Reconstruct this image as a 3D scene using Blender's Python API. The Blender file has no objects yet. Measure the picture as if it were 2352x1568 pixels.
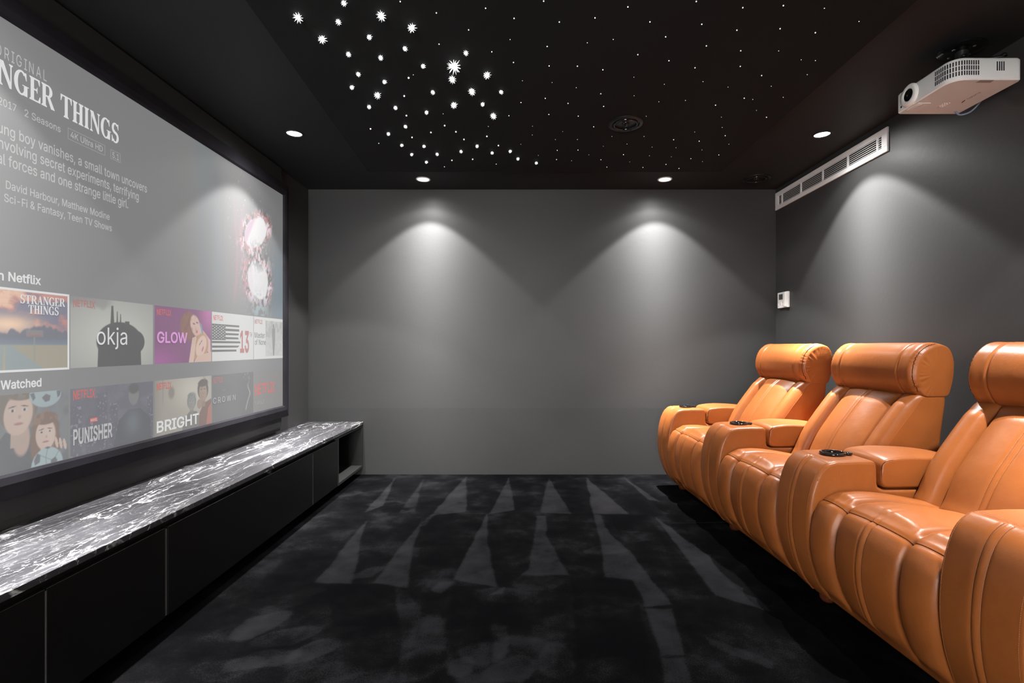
import bpy, bmesh, math, random
import numpy as np
from mathutils import Vector, Matrix
from mathutils.geometry import delaunay_2d_cdt

random.seed(7)
rng = np.random.default_rng(11)
S = bpy.context.scene
C = S.collection
PI = math.pi

# ------------------------------------------------------------------ camera, world, exposure
F = 1160.0            # focal length in pixels of a 2352 px wide frame
CX, CY = 1198.0, 795.0   # vanishing point of the room's depth lines
CAMZ = 1.08
cam = bpy.data.cameras.new('camera')
cam.sensor_width = 36.0
cam.lens = 36.0 * F / 2352.0
cam.shift_x = -(CX - 1176.0) / 2352.0
cam.shift_y = (CY - 784.0) / 2352.0
cam.clip_start = 0.02
cam_o = bpy.data.objects.new('camera', cam)
cam_o.location = (0, 0, CAMZ)
cam_o.rotation_euler = (PI / 2, 0, 0)
C.objects.link(cam_o)
S.camera = cam_o

W = bpy.data.worlds.new('world')
S.world = W
W.use_nodes = True
W.node_tree.nodes['Background'].inputs[0].default_value = (0.02, 0.02, 0.022, 1)
W.node_tree.nodes['Background'].inputs[1].default_value = 1.0

S.view_settings.view_transform = 'Standard'
S.view_settings.look = 'None'
S.view_settings.exposure = 0.0
S.view_settings.gamma = 1.0
S.view_settings.use_curve_mapping = False

LAMP_BEAM = 54.0      # on-axis intensity of a downlight's beam
LAMP_SPILL = 0.34      # its wide soft spill
FILL_GLOW = 26.0       # glow of the unseen window added behind the camera as fill
LAMP_COLOR = (1.0, 0.985, 0.965)

# room
XL, XR, YB, YF, ZC = -1.798, 2.143, 4.257, -1.6, 2.401


def px(u, v, x=None, y=None, z=None):
    """a pixel of the photograph to a point on a plane of the room"""
    if y is None:
        if x is not None:
            y = F * x / (u - CX)
        else:
            y = F * (z - CAMZ) / (CY - v)
    return Vector(((u - CX) / F * y, y, CAMZ + (CY - v) / F * y))


# ------------------------------------------------------------------ materials
def nodes(m):
    m.use_nodes = True
    nt = m.node_tree
    return nt, nt.nodes, nt.links, nt.nodes['Principled BSDF']


MATS = {}


def mat(name, col, rough=0.5, metal=0.0, spec=0.5, coat=0.0, bump=None, mottle=None):
    if name in MATS:
        return MATS[name]
    m = bpy.data.materials.new(name)
    nt, N, L, b = nodes(m)
    b.inputs['Base Color'].default_value = (*col, 1)
    b.inputs['Roughness'].default_value = rough
    b.inputs['Metallic'].default_value = metal
    b.inputs['Specular IOR Level'].default_value = spec
    b.inputs['Coat Weight'].default_value = coat
    tc = N.new('ShaderNodeTexCoord')
    if mottle:
        n = N.new('ShaderNodeTexNoise')
        n.inputs['Scale'].default_value = mottle[0]
        n.inputs['Detail'].default_value = 4
        mr = N.new('ShaderNodeMapRange')
        mr.inputs['From Min'].default_value = 0.3
        mr.inputs['From Max'].default_value = 0.7
        mr.inputs['To Min'].default_value = 1 - mottle[1]
        mr.inputs['To Max'].default_value = 1 + mottle[1]
        mx = N.new('ShaderNodeMix')
        mx.data_type = 'RGBA'
        mx.blend_type = 'MULTIPLY'
        mx.inputs['Factor'].default_value = 1
        mx.inputs['A'].default_value = (*col, 1)
        L.new(tc.outputs['Object'], n.inputs['Vector'])
        L.new(n.outputs['Fac'], mr.inputs['Value'])
        L.new(mr.outputs['Result'], mx.inputs['B'])
        L.new(mx.outputs['Result'], b.inputs['Base Color'])
    if bump:
        n = N.new('ShaderNodeTexNoise')
        n.inputs['Scale'].default_value = bump[0]
        n.inputs['Detail'].default_value = 5
        bp = N.new('ShaderNodeBump')
        bp.inputs['Strength'].default_value = bump[1]
        bp.inputs['Distance'].default_value = bump[2]
        L.new(tc.outputs['Object'], n.inputs['Vector'])
        L.new(n.outputs['Fac'], bp.inputs['Height'])
        L.new(bp.outputs['Normal'], b.inputs['Normal'])
    MATS[name] = m
    return m


def emit(name, col, strength, base=(0.8, 0.8, 0.8)):
    if name in MATS:
        return MATS[name]
    m = bpy.data.materials.new(name)
    nt, N, L, b = nodes(m)
    b.inputs['Base Color'].default_value = (*base, 1)
    b.inputs['Emission Color'].default_value = (*col, 1)
    b.inputs['Emission Strength'].default_value = strength
    MATS[name] = m
    return m


WALL = (0.040, 0.040, 0.0404)
M_wall = mat('wall_paint', WALL, 0.5, spec=0.35, bump=(35, 0.12, 0.004), mottle=(1.6, 0.05))
M_ceil = mat('ceiling_paint', (0.019, 0.0196, 0.020), 0.6, spec=0.2, bump=(60, 0.08, 0.003), mottle=(1.2, 0.1))
M_panel = mat('star_panel_cloth', (0.0125, 0.0132, 0.0135), 0.9, spec=0.15, mottle=(1.0, 0.1))
M_black = mat('black_satin', (0.008, 0.008, 0.008), 0.45, mottle=(8, 0.15))
M_velvet = mat('black_velvet', (0.018, 0.0172, 0.021), 0.95, spec=0.1, bump=(400, 0.2, 0.001), mottle=(5, 0.25))
M_lacq = mat('black_lacquer', (0.0035, 0.0035, 0.0035), 0.42, spec=0.35, mottle=(4, 0.2))
M_inner = mat('charcoal_board', (0.008, 0.008, 0.008), 0.6, mottle=(10, 0.12))
M_strip = mat('grey_edge_strip', (0.16, 0.16, 0.16), 0.45, mottle=(20, 0.1))
M_white = mat('white_plastic', (0.88, 0.87, 0.85), 0.42, bump=(500, 0.03, 0.0005), mottle=(6, 0.02))
M_offwhite = mat('cool_tinted_white_plastic', (0.80, 0.84, 0.86), 0.45, bump=(500, 0.03, 0.0005), mottle=(6, 0.02))  # cool tint put in to offset warm light bounced off the recliners
M_vent = mat('white_powder_coat', (0.90, 0.90, 0.90), 0.4, bump=(300, 0.04, 0.0006), mottle=(5, 0.02))
M_dark = mat('dark_void', (0.01, 0.01, 0.01), 0.8, mottle=(10, 0.1))
M_gloss = mat('glossy_black_plastic', (0.006, 0.006, 0.006), 0.08, spec=0.6, mottle=(10, 0.1))
M_chrome = mat('chrome', (0.7, 0.7, 0.7), 0.15, metal=1.0, mottle=(10, 0.05))
M_wood = mat('dark_red_wood', (0.09, 0.022, 0.010), 0.3, mottle=(30, 0.3))
M_cable = mat('blue_grey_cable', (0.16, 0.2, 0.3), 0.4, mottle=(10, 0.1))
M_ink = mat('dark_ink', (0.03, 0.025, 0.03), 0.6, mottle=(20, 0.1))
M_greyink = mat('grey_ink', (0.35, 0.33, 0.32), 0.6, mottle=(20, 0.1))
M_lcd = mat('grey_display', (0.075, 0.085, 0.085), 0.2, mottle=(20, 0.05))
M_led = emit('lit_lamp_disc', (1, 0.99, 0.97), 7.0)
M_star = emit('star_light', (1.0, 1.0, 1.0), 2.2)
M_star2 = emit('star_light_soft', (1.0, 0.98, 0.95), 1.8)


def leather():
    m = bpy.data.materials.new('tan_leather')
    nt, N, L, b = nodes(m)
    tc = N.new('ShaderNodeTexCoord')
    n = N.new('ShaderNodeTexNoise')
    n.inputs['Scale'].default_value = 5
    n.inputs['Detail'].default_value = 6
    n.inputs['Roughness'].default_value = 0.65
    cr = N.new('ShaderNodeValToRGB')
    cr.color_ramp.elements[0].position = 0.3
    cr.color_ramp.elements[0].color = (0.218, 0.062, 0.0140, 1)
    cr.color_ramp.elements[1].position = 0.7
    cr.color_ramp.elements[1].color = (0.272, 0.082, 0.0200, 1)
    b.inputs['Roughness'].default_value = 0.36
    b.inputs['Specular IOR Level'].default_value = 0.30
    v = N.new('ShaderNodeTexVoronoi')
    v.inputs['Scale'].default_value = 420
    n2 = N.new('ShaderNodeTexNoise')
    n2.inputs['Scale'].default_value = 22
    n2.inputs['Detail'].default_value = 5
    b1 = N.new('ShaderNodeBump')
    b1.inputs['Strength'].default_value = 0.10
    b1.inputs['Distance'].default_value = 0.001
    b2 = N.new('ShaderNodeBump')
    b2.inputs['Strength'].default_value = 0.25
    b2.inputs['Distance'].default_value = 0.004
    for q in (n, v, n2):
        L.new(tc.outputs['Object'], q.inputs['Vector'])
    L.new(n.outputs['Fac'], cr.inputs['Fac'])
    L.new(cr.outputs['Color'], b.inputs['Base Color'])
    L.new(v.outputs['Distance'], b1.inputs['Height'])
    L.new(n2.outputs['Fac'], b2.inputs['Height'])
    L.new(b1.outputs['Normal'], b2.inputs['Normal'])
    L.new(b2.outputs['Normal'], b.inputs['Normal'])
    return m


M_leather = leather()
M_seam = mat('seam_thread_dark', (0.060, 0.017, 0.006), 0.9, spec=0.05, mottle=(60, 0.1))
M_thread = mat('tan_thread', (0.32, 0.115, 0.036), 0.55, mottle=(60, 0.1))


def marble():
    m = bpy.data.materials.new('black_marble')
    nt, N, L, b = nodes(m)
    tc = N.new('ShaderNodeTexCoord')

    def noise(scale, detail, rough, vec, dist=0.0):
        n = N.new('ShaderNodeTexNoise')
        n.inputs['Scale'].default_value = scale
        n.inputs['Detail'].default_value = detail
        n.inputs['Roughness'].default_value = rough
        n.inputs['Distortion'].default_value = dist
        L.new(vec, n.inputs['Vector'])
        return n

    def math_(op, a, bb=None):
        n = N.new('ShaderNodeMath')
        n.operation = op
        for i, q in enumerate((a, bb)):
            if q is None:
                continue
            if isinstance(q, (int, float)):
                n.inputs[i].default_value = q
            else:
                L.new(q, n.inputs[i])
        return n.outputs[0]

    def mapped(rot, sc, off=(0, 0, 0)):
        mp = N.new('ShaderNodeMapping')
        mp.inputs['Rotation'].default_value = (0, 0, math.radians(rot))
        mp.inputs['Scale'].default_value = sc
        mp.inputs['Location'].default_value = off
        L.new(tc.outputs['Object'], mp.inputs['Vector'])
        return mp.outputs['Vector']

    def vein(vec, scale, width, detail=5, dist=0.6, mask_scale=None, lo=0.45, hi=0.6):
        n = noise(scale, detail, 0.55, vec, dist)
        d = math_('ABSOLUTE', math_('SUBTRACT', n.outputs['Fac'], 0.5))
        mr = N.new('ShaderNodeMapRange')
        mr.inputs['From Min'].default_value = 0
        mr.inputs['From Max'].default_value = width
        mr.inputs['To Min'].default_value = 1
        mr.inputs['To Max'].default_value = 0
        L.new(d, mr.inputs['Value'])
        out = mr.outputs['Result']
        if mask_scale:
            k = noise(mask_scale, 2, 0.5, vec)
            mk = N.new('ShaderNodeMapRange')
            mk.inputs['From Min'].default_value = lo
            mk.inputs['From Max'].default_value = hi
            L.new(k.outputs['Fac'], mk.inputs['Value'])
            out = math_('MULTIPLY', out, mk.outputs['Result'])
        return out

    v1 = vein(mapped(10, (1.9, 0.42, 1)), 2.6, 0.0085, 8, 0.5, 1.2, 0.36, 0.50)
    v2 = vein(mapped(-9, (2.6, 0.5, 1), (3, 1, 0)), 4.2, 0.0055, 8, 0.8, 1.6, 0.40, 0.55)
    v3 = vein(mapped(26, (2.2, 0.8, 1), (7, 2, 0)), 5.4, 0.0050, 8, 0.9, 2.2, 0.43, 0.6)
    v4 = vein(mapped(-30, (2.0, 0.9, 1), (1, 8, 0)), 7.0, 0.0050, 8, 1.0, 2.5, 0.46, 0.62)
    v5 = vein(mapped(4, (6.0, 0.7, 1), (11, 4, 0)), 5.0, 0.0080, 8, 0.7, 1.5, 0.45, 0.65)
    tot = math_('ADD', v1, math_('MULTIPLY', v2, 0.75))
    tot = math_('ADD', tot, math_('MULTIPLY', v3, 0.6))
    tot = math_('ADD', tot, math_('MULTIPLY', v4, 0.35))
    tot = math_('ADD', tot, math_('MULTIPLY', v5, 0.5))
    tot = math_('MINIMUM', tot, 1.0)
    cl = noise(2.2, 6, 0.6, mapped(8, (2.4, 0.8, 1)), 0.8)
    cr = N.new('ShaderNodeValToRGB')
    e = cr.color_ramp.elements
    e[0].position = 0.32
    e[0].color = (0.017, 0.017, 0.019, 1)
    e[1].position = 0.72
    e[1].color = (0.070, 0.068, 0.075, 1)
    L.new(cl.outputs['Fac'], cr.inputs['Fac'])
    rs = noise(1.1, 4, 0.6, mapped(0, (1.6, 1, 1), (4, 4, 0)))
    rk = N.new('ShaderNodeMapRange')
    rk.inputs['From Min'].default_value = 0.66
    rk.inputs['From Max'].default_value = 0.74
    rk.inputs['To Max'].default_value = 0.35
    L.new(rs.outputs['Fac'], rk.inputs['Value'])
    m1 = N.new('ShaderNodeMix')
    m1.data_type = 'RGBA'
    m1.inputs['B'].default_value = (0.30, 0.17, 0.08, 1)
    L.new(rk.outputs['Result'], m1.inputs['Factor'])
    L.new(cr.outputs['Color'], m1.inputs['A'])
    m2 = N.new('ShaderNodeMix')
    m2.data_type = 'RGBA'
    m2.inputs['B'].default_value = (0.60, 0.59, 0.59, 1)
    L.new(tot, m2.inputs['Factor'])
    L.new(m1.outputs['Result'], m2.inputs['A'])
    L.new(m2.outputs['Result'], b.inputs['Base Color'])
    b.inputs['Roughness'].default_value = 0.3
    b.inputs['Specular IOR Level'].default_value = 0.35
    return m


M_marble = marble()


def screen_light(name, base=(0.052, 0.052, 0.053), strength=1.0):
    """a projected picture: the cloth's own grey plus the projector's light, colour taken from the mesh"""
    m = bpy.data.materials.new(name)
    nt, N, L, b = nodes(m)
    b.inputs['Base Color'].default_value = (*base, 1)
    b.inputs['Roughness'].default_value = 0.8
    b.inputs['Specular IOR Level'].default_value = 0.15
    a = N.new('ShaderNodeAttribute')
    a.attribute_name = 'picture'
    L.new(a.outputs['Color'], b.inputs['Emission Color'])
    b.inputs['Emission Strength'].default_value = strength
    return m


M_picture = screen_light('projected_picture')


def flat_light(name, col):
    if name in MATS:
        return MATS[name]
    m = emit(name, col, 1.0, base=(0.052, 0.052, 0.053))
    b = m.node_tree.nodes['Principled BSDF']
    b.inputs['Roughness'].default_value = 0.8
    b.inputs['Specular IOR Level'].default_value = 0.15
    return m


UI = 0.185     # projected dark grey of the menu background
T_title = flat_light('projected_title', (0.66, 0.66, 0.66))
T_text = flat_light('projected_text', (0.42, 0.42, 0.42))
T_white = flat_light('projected_white', (0.60, 0.60, 0.60))
T_red = flat_light('projected_red', (0.50, 0.10, 0.09))
T_redsoft = flat_light('projected_soft_red', (0.36, 0.13, 0.12))
T_pink = flat_light('projected_pink', (0.58, 0.27, 0.55))
T_dark = flat_light('projected_dark', (0.09, 0.09, 0.095))
T_maroon = flat_light('projected_maroon', (0.36, 0.13, 0.12))
T_faint = flat_light('projected_faint', (0.28, 0.28, 0.285))
T_pale = flat_light('projected_pale', (0.42, 0.42, 0.42))


# ------------------------------------------------------------------ object helpers
def link(o, parent=None):
    C.objects.link(o)
    if parent is not None:
        o.parent = parent
    return o


def tag(o, label=None, cat=None, group=None, kind=None):
    if label:
        o['label'] = label
    if cat:
        o['category'] = cat
    if group:
        o['group'] = group
    if kind:
        o['kind'] = kind
    return o


def thing(name, label, cat, loc=(0, 0, 0), rot=(0, 0, 0), group=None):
    o = bpy.data.objects.new(name, None)
    o.empty_display_size = 0.05
    o.location = loc
    o.rotation_euler = rot
    link(o)
    return tag(o, label, cat, group)


def obj(name, bm, m, parent=None, smooth=False, sharp=None):
    me = bpy.data.meshes.new(name)
    if isinstance(bm, bmesh.types.BMesh):
        bmesh.ops.recalc_face_normals(bm, faces=bm.faces[:])
        bm.to_mesh(me)
        bm.free()
    else:
        me.from_pydata(bm[0], [], bm[1])
        me.update()
    me.materials.append(m)
    if smooth:
        me.polygons.foreach_set('use_smooth', [True] * len(me.polygons))
        if sharp:
            me.set_sharp_from_angle(angle=math.radians(sharp))
    o = bpy.data.objects.new(name, me)
    return link(o, parent)


def struct(name, bm, m, **k):
    o = obj(name, bm, m, **k)
    o['kind'] = 'structure'
    return o


def box(bm, x0, x1, y0, y1, z0, z1, bevel=0.0, seg=2):
    r = bmesh.ops.create_cube(bm, size=1)
    vs = r['verts']
    for v in vs:
        v.co.x = x0 + (v.co.x + .5) * (x1 - x0)
        v.co.y = y0 + (v.co.y + .5) * (y1 - y0)
        v.co.z = z0 + (v.co.z + .5) * (z1 - z0)
    if bevel:
        es = list({e for v in vs for e in v.link_edges})
        bmesh.ops.bevel(bm, geom=es, offset=bevel, segments=seg, profile=0.5, affect='EDGES')
    return bm


def B():
    return bmesh.new()


def lathe(bm, prof, seg=40, M=None, close=False):
    """prof: (radius, height) pairs turned about z"""
    rings = []
    for r, h in prof:
        if r < 1e-6:
            rings.append([bm.verts.new((0, 0, h))])
        else:
            rings.append([bm.verts.new((r * math.cos(2 * PI * k / seg), r * math.sin(2 * PI * k / seg), h)) for k in range(seg)])
    pairs = list(zip(rings, rings[1:]))
    if close:
        pairs.append((rings[-1], rings[0]))
    for a, b_ in pairs:
        for k in range(seg):
            k2 = (k + 1) % seg
            if len(a) == 1 and len(b_) == 1:
                continue
            if len(a) == 1:
                bm.faces.new((a[0], b_[k], b_[k2]))
            elif len(b_) == 1:
                bm.faces.new((a[k], b_[0], a[k2]))
            else:
                bm.faces.new((a[k], b_[k], b_[k2], a[k2]))
    if M is not None:
        for ring in rings:
            for v in ring:
                v.co = M @ v.co
    return bm


def tube(bm, pts, r, n=6, closed=False):
    pts = [Vector(p) for p in pts]
    rings = []
    m = len(pts)
    up = Vector((0, 0, 1))
    for i, p in enumerate(pts):
        if closed:
            t = pts[(i + 1) % m] - pts[i - 1]
        else:
            t = pts[min(i + 1, m - 1)] - pts[max(i - 1, 0)]
        t.normalize()
        a = t.cross(up)
        if a.length < 1e-3:
            a = t.cross(Vector((0, 1, 0)))
        a.normalize()
        c = t.cross(a)
        rings.append([bm.verts.new(p + a * r * math.cos(2 * PI * k / n) + c * r * math.sin(2 * PI * k / n)) for k in range(n)])
    for i in range(m if closed else m - 1):
        a, b_ = rings[i], rings[(i + 1) % m]
        for k in range(n):
            bm.faces.new((a[k], a[(k + 1) % n], b_[(k + 1) % n], b_[k]))
    if not closed:
        bm.faces.new(rings[0])
        bm.faces.new(rings[-1][::-1])
    return bm


def dashes(bm, pts, r, step=0.0055, fill=0.66):
    r *= .72
    """a line of stitches along a path"""
    pts = [Vector(p) for p in pts]
    d = [0]
    for a, b_ in zip(pts, pts[1:]):
        d.append(d[-1] + (b_ - a).length)

    def at(s):
        for i in range(len(pts) - 1):
            if s <= d[i + 1]:
                t = (s - d[i]) / max(d[i + 1] - d[i], 1e-9)
                return pts[i].lerp(pts[i + 1], t)
        return pts[-1]
    s = 0.0
    while s + step * fill < d[-1]:
        tube(bm, [at(s), at(s + step * fill)], r, 4)
        s += step
    return bm


def catmull(pts, n, closed=True):
    P = np.array(pts, float)
    m = len(P)
    out = []
    segs = m if closed else m - 1
    for i in range(segs):
        if closed:
            p0, p1, p2, p3 = P[(i - 1) % m], P[i], P[(i + 1) % m], P[(i + 2) % m]
        else:
            p0, p1, p2, p3 = P[max(i - 1, 0)], P[i], P[i + 1], P[min(i + 2, m - 1)]
        for k in range(n):
            t = k / n
            out.append(0.5 * ((2 * p1) + (-p0 + p2) * t + (2 * p0 - 5 * p1 + 4 * p2 - p3) * t * t + (-p0 + 3 * p1 - 3 * p2 + p3) * t ** 3))
    if not closed:
        out.append(P[-1])
    return np.array(out)


def resample(P, step, closed=True):
    Q = np.vstack([P, P[:1]]) if closed else P
    d = np.concatenate([[0], np.cumsum(np.linalg.norm(np.diff(Q, axis=0), axis=1))])
    n = max(4, int(d[-1] / step))
    s = np.linspace(0, d[-1], n, endpoint=not closed)
    return np.column_stack([np.interp(s, d, Q[:, k]) for k in range(Q.shape[1])])


def normals2(P):
    """outward normals of a closed 2-D loop"""
    T = np.roll(P, -1, 0) - np.roll(P, 1, 0)
    Nn = np.column_stack([T[:, 1], -T[:, 0]])
    Nn /= np.linalg.norm(Nn, axis=1)[:, None] + 1e-9
    area = 0.5 * np.sum(P[:, 0] * np.roll(P[:, 1], -1) - np.roll(P[:, 0], -1) * P[:, 1])
    return Nn if area > 0 else -Nn


def loft(P, ys, off, rnd=0.0, wt=None):
    """closed (x,z) loop swept along y; off(y, P) pushes it along its normal; rnd rounds both ends"""
    Nn = normals2(P)
    n = len(P)
    V, Fc = [], []
    y0, y1 = ys[0], ys[-1]
    for y in ys:
        e = min(y - y0, y1 - y)
        inset = 0.0
        if rnd and e < rnd:
            inset = rnd - math.sqrt(max(rnd * rnd - (rnd - e) ** 2, 0))
        o = np.asarray(off(y, P)) - inset * (1.0 if wt is None else wt(P))
        Q = P + Nn * o[:, None] if np.ndim(o) else P + Nn * o
        V += [(q[0], y, q[1]) for q in Q]
    for j in range(len(ys) - 1):
        for i in range(n):
            i2 = (i + 1) % n
            Fc.append((j * n + i, j * n + i2, (j + 1) * n + i2, (j + 1) * n + i))
    Fc.append(tuple(range(n))[::-1])
    Fc.append(tuple((len(ys) - 1) * n + i for i in range(n)))
    bm = bmesh.new()
    vs = [bm.verts.new(v) for v in V]
    for f in Fc:
        try:
            bm.faces.new([vs[i] for i in f])
        except ValueError:
            pass
    return bm


def end_ys(y0, y1, rnd, n_mid, k=7):
    a = [y0 + rnd * (1 - math.cos(PI / 2 * i / k)) for i in range(k + 1)]
    b_ = [y1 - rnd * (1 - math.cos(PI / 2 * i / k)) for i in range(k + 1)][::-1]
    mid = list(np.linspace(a[-1], b_[0], n_mid + 2)[1:-1])
    return a + mid + b_


def sstep(a, b_, x):
    t = np.clip((x - a) / (b_ - a), 0, 1)
    return t * t * (3 - 2 * t)


def vnoise(X, Y, seed=0, octs=4):
    r = np.random.default_rng(seed)
    out = np.zeros_like(X)
    amp, tot = 1.0, 0.0
    for o in range(octs):
        G = r.random((70, 70))
        f = 2 ** o
        x, y = (X * f) % 64, (Y * f) % 64
        i, j = np.floor(x).astype(int), np.floor(y).astype(int)
        u, v = x - i, y - j
        u, v = u * u * (3 - 2 * u), v * v * (3 - 2 * v)
        out += amp * ((G[i, j] * (1 - u) + G[i + 1, j] * u) * (1 - v) + (G[i, j + 1] * (1 - u) + G[i + 1, j + 1] * u) * v)
        tot += amp
        amp *= .5
    return out / tot


# ------------------------------------------------------------------ room shell
def floor_mesh():
    fx0, fx1, fy0, fy1, st = -1.42, 2.05, 1.52, YB, 0.009
    xs = np.concatenate([[XL, -1.6], np.arange(fx0, fx1, st), [fx1, XR]])
    ys = np.concatenate([[YF, 0, 1.0], np.arange(fy0, fy1, st), [fy1]])
    X, Y = np.meshgrid(xs, ys)

    def fp(a, b_):   # photo zoom coordinates (origin 500,1080, scale 1.96) to the floor
        p = px(500 + a / 1.96, 1080 + b_ / 1.96, z=0)
        return (p.x, p.y)

    pile = np.zeros_like(X)
    X0, Y0 = X, Y
    wx = .05 * (vnoise(X * 6 + 9, Y * 6 + 9, 3, 4) - .5)
    wy = .05 * (vnoise(X * 6 + 19, Y * 6 + 9, 4, 4) - .5)
    X, Y = X + wx * .35, Y + wy * .35

    def poly(pts, val, soft=0.012):
        nonlocal pile
        Q = [fp(*p) for p in pts]
        inside = np.zeros(X.shape, bool)
        dist = np.full(X.shape, 9.0)
        for (x0, y0), (x1, y1) in zip(Q, Q[1:] + Q[:1]):
            c = ((y0 > Y) != (y1 > Y)) & (X < (x1 - x0) * (Y - y0) / (y1 - y0 + 1e-12) + x0)
            inside ^= c
            t = np.clip(((X - x0) * (x1 - x0) + (Y - y0) * (y1 - y0)) / ((x1 - x0) ** 2 + (y1 - y0) ** 2 + 1e-12), 0, 1)
            dist = np.minimum(dist, np.hypot(X - x0 - t * (x1 - x0), Y - y0 - t * (y1 - y0)))
        sd = np.where(inside, dist, -dist)
        k = np.clip(0.5 + sd / soft, 0, 1)
        pile = pile * (1 - k * min(1, abs(val))) + k * val if val > 0 else pile + k * val

    def ell(c, a, b_, ang, val, hollow=False):
        nonlocal pile
        x0, y0 = fp(*c)
        ca, sa = math.cos(ang), math.sin(ang)
        u = ((X - x0) * ca + (Y - y0) * sa) / a
        w = (-(X - x0) * sa + (Y - y0) * ca) / b_
        r = np.hypot(u, w)
        k = np.clip((1.08 - r) / 0.16, 0, 1)
        if hollow:
            k *= np.clip((r - 0.25) / 0.7, 0.25, 1)
        pile = pile + k * val

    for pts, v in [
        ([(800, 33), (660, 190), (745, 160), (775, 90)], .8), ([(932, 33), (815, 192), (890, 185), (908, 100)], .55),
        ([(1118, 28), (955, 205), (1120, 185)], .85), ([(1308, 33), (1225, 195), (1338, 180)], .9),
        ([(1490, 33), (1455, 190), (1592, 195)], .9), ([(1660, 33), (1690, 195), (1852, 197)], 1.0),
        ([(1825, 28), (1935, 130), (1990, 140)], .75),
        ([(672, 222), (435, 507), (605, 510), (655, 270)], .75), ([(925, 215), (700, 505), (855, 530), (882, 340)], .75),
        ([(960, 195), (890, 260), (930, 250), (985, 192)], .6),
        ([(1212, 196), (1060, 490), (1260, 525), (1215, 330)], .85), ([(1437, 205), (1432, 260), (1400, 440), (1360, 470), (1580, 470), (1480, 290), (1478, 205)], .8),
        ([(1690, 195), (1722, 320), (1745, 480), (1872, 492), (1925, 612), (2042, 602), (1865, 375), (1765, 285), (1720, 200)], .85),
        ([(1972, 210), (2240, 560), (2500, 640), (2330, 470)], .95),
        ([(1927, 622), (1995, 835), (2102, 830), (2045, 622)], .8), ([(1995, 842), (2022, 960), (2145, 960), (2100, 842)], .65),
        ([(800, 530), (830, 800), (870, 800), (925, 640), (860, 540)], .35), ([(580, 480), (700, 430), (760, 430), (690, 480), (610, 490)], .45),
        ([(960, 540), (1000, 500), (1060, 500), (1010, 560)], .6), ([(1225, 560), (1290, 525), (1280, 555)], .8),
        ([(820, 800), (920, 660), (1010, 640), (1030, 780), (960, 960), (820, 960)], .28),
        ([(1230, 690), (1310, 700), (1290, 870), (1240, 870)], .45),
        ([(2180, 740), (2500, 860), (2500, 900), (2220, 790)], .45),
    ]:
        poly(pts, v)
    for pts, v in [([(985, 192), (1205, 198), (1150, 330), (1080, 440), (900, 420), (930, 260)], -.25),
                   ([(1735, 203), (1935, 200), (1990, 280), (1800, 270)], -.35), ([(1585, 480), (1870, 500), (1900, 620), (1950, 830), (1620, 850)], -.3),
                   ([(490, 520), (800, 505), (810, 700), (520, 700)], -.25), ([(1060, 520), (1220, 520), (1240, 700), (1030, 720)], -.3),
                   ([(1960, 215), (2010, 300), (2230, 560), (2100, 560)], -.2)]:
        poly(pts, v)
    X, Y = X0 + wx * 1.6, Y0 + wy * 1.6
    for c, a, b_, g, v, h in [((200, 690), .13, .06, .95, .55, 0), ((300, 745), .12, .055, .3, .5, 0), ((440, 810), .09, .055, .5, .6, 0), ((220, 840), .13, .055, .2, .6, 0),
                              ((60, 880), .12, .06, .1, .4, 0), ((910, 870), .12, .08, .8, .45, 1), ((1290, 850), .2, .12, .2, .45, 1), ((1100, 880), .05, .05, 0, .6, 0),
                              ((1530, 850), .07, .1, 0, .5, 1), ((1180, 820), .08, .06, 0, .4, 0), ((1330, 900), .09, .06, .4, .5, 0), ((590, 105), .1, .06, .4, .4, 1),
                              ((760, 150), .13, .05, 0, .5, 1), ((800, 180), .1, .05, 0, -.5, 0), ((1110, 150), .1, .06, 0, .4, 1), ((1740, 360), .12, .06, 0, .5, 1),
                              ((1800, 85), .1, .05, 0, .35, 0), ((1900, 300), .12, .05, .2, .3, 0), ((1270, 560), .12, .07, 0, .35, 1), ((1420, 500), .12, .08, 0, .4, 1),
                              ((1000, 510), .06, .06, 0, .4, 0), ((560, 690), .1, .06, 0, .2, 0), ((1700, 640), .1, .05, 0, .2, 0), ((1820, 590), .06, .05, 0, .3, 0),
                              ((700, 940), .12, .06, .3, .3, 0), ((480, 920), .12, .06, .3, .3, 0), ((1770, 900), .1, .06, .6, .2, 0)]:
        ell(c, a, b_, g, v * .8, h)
    X, Y = X0, Y0
    V = np.column_stack([X.ravel(), Y.ravel(), np.zeros(X.size)])
    ny, nx = X.shape
    idx = np.arange(nx * ny).reshape(ny, nx)
    Fq = np.stack([idx[:-1, :-1], idx[:-1, 1:], idx[1:, 1:], idx[1:, :-1]], -1).reshape(-1, 4)
    me = bpy.data.meshes.new('floor')
    me.vertices.add(len(V))
    me.vertices.foreach_set('co', V.ravel())
    me.loops.add(Fq.size)
    me.loops.foreach_set('vertex_index', Fq.ravel())
    me.polygons.add(len(Fq))
    me.polygons.foreach_set('loop_start', np.arange(0, Fq.size, 4))
    me.update(calc_edges=True)
    at = me.attributes.new('pile', 'FLOAT', 'POINT')
    at.data.foreach_set('value', np.clip(pile, -0.6, 1.2).ravel())
    return me


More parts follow.
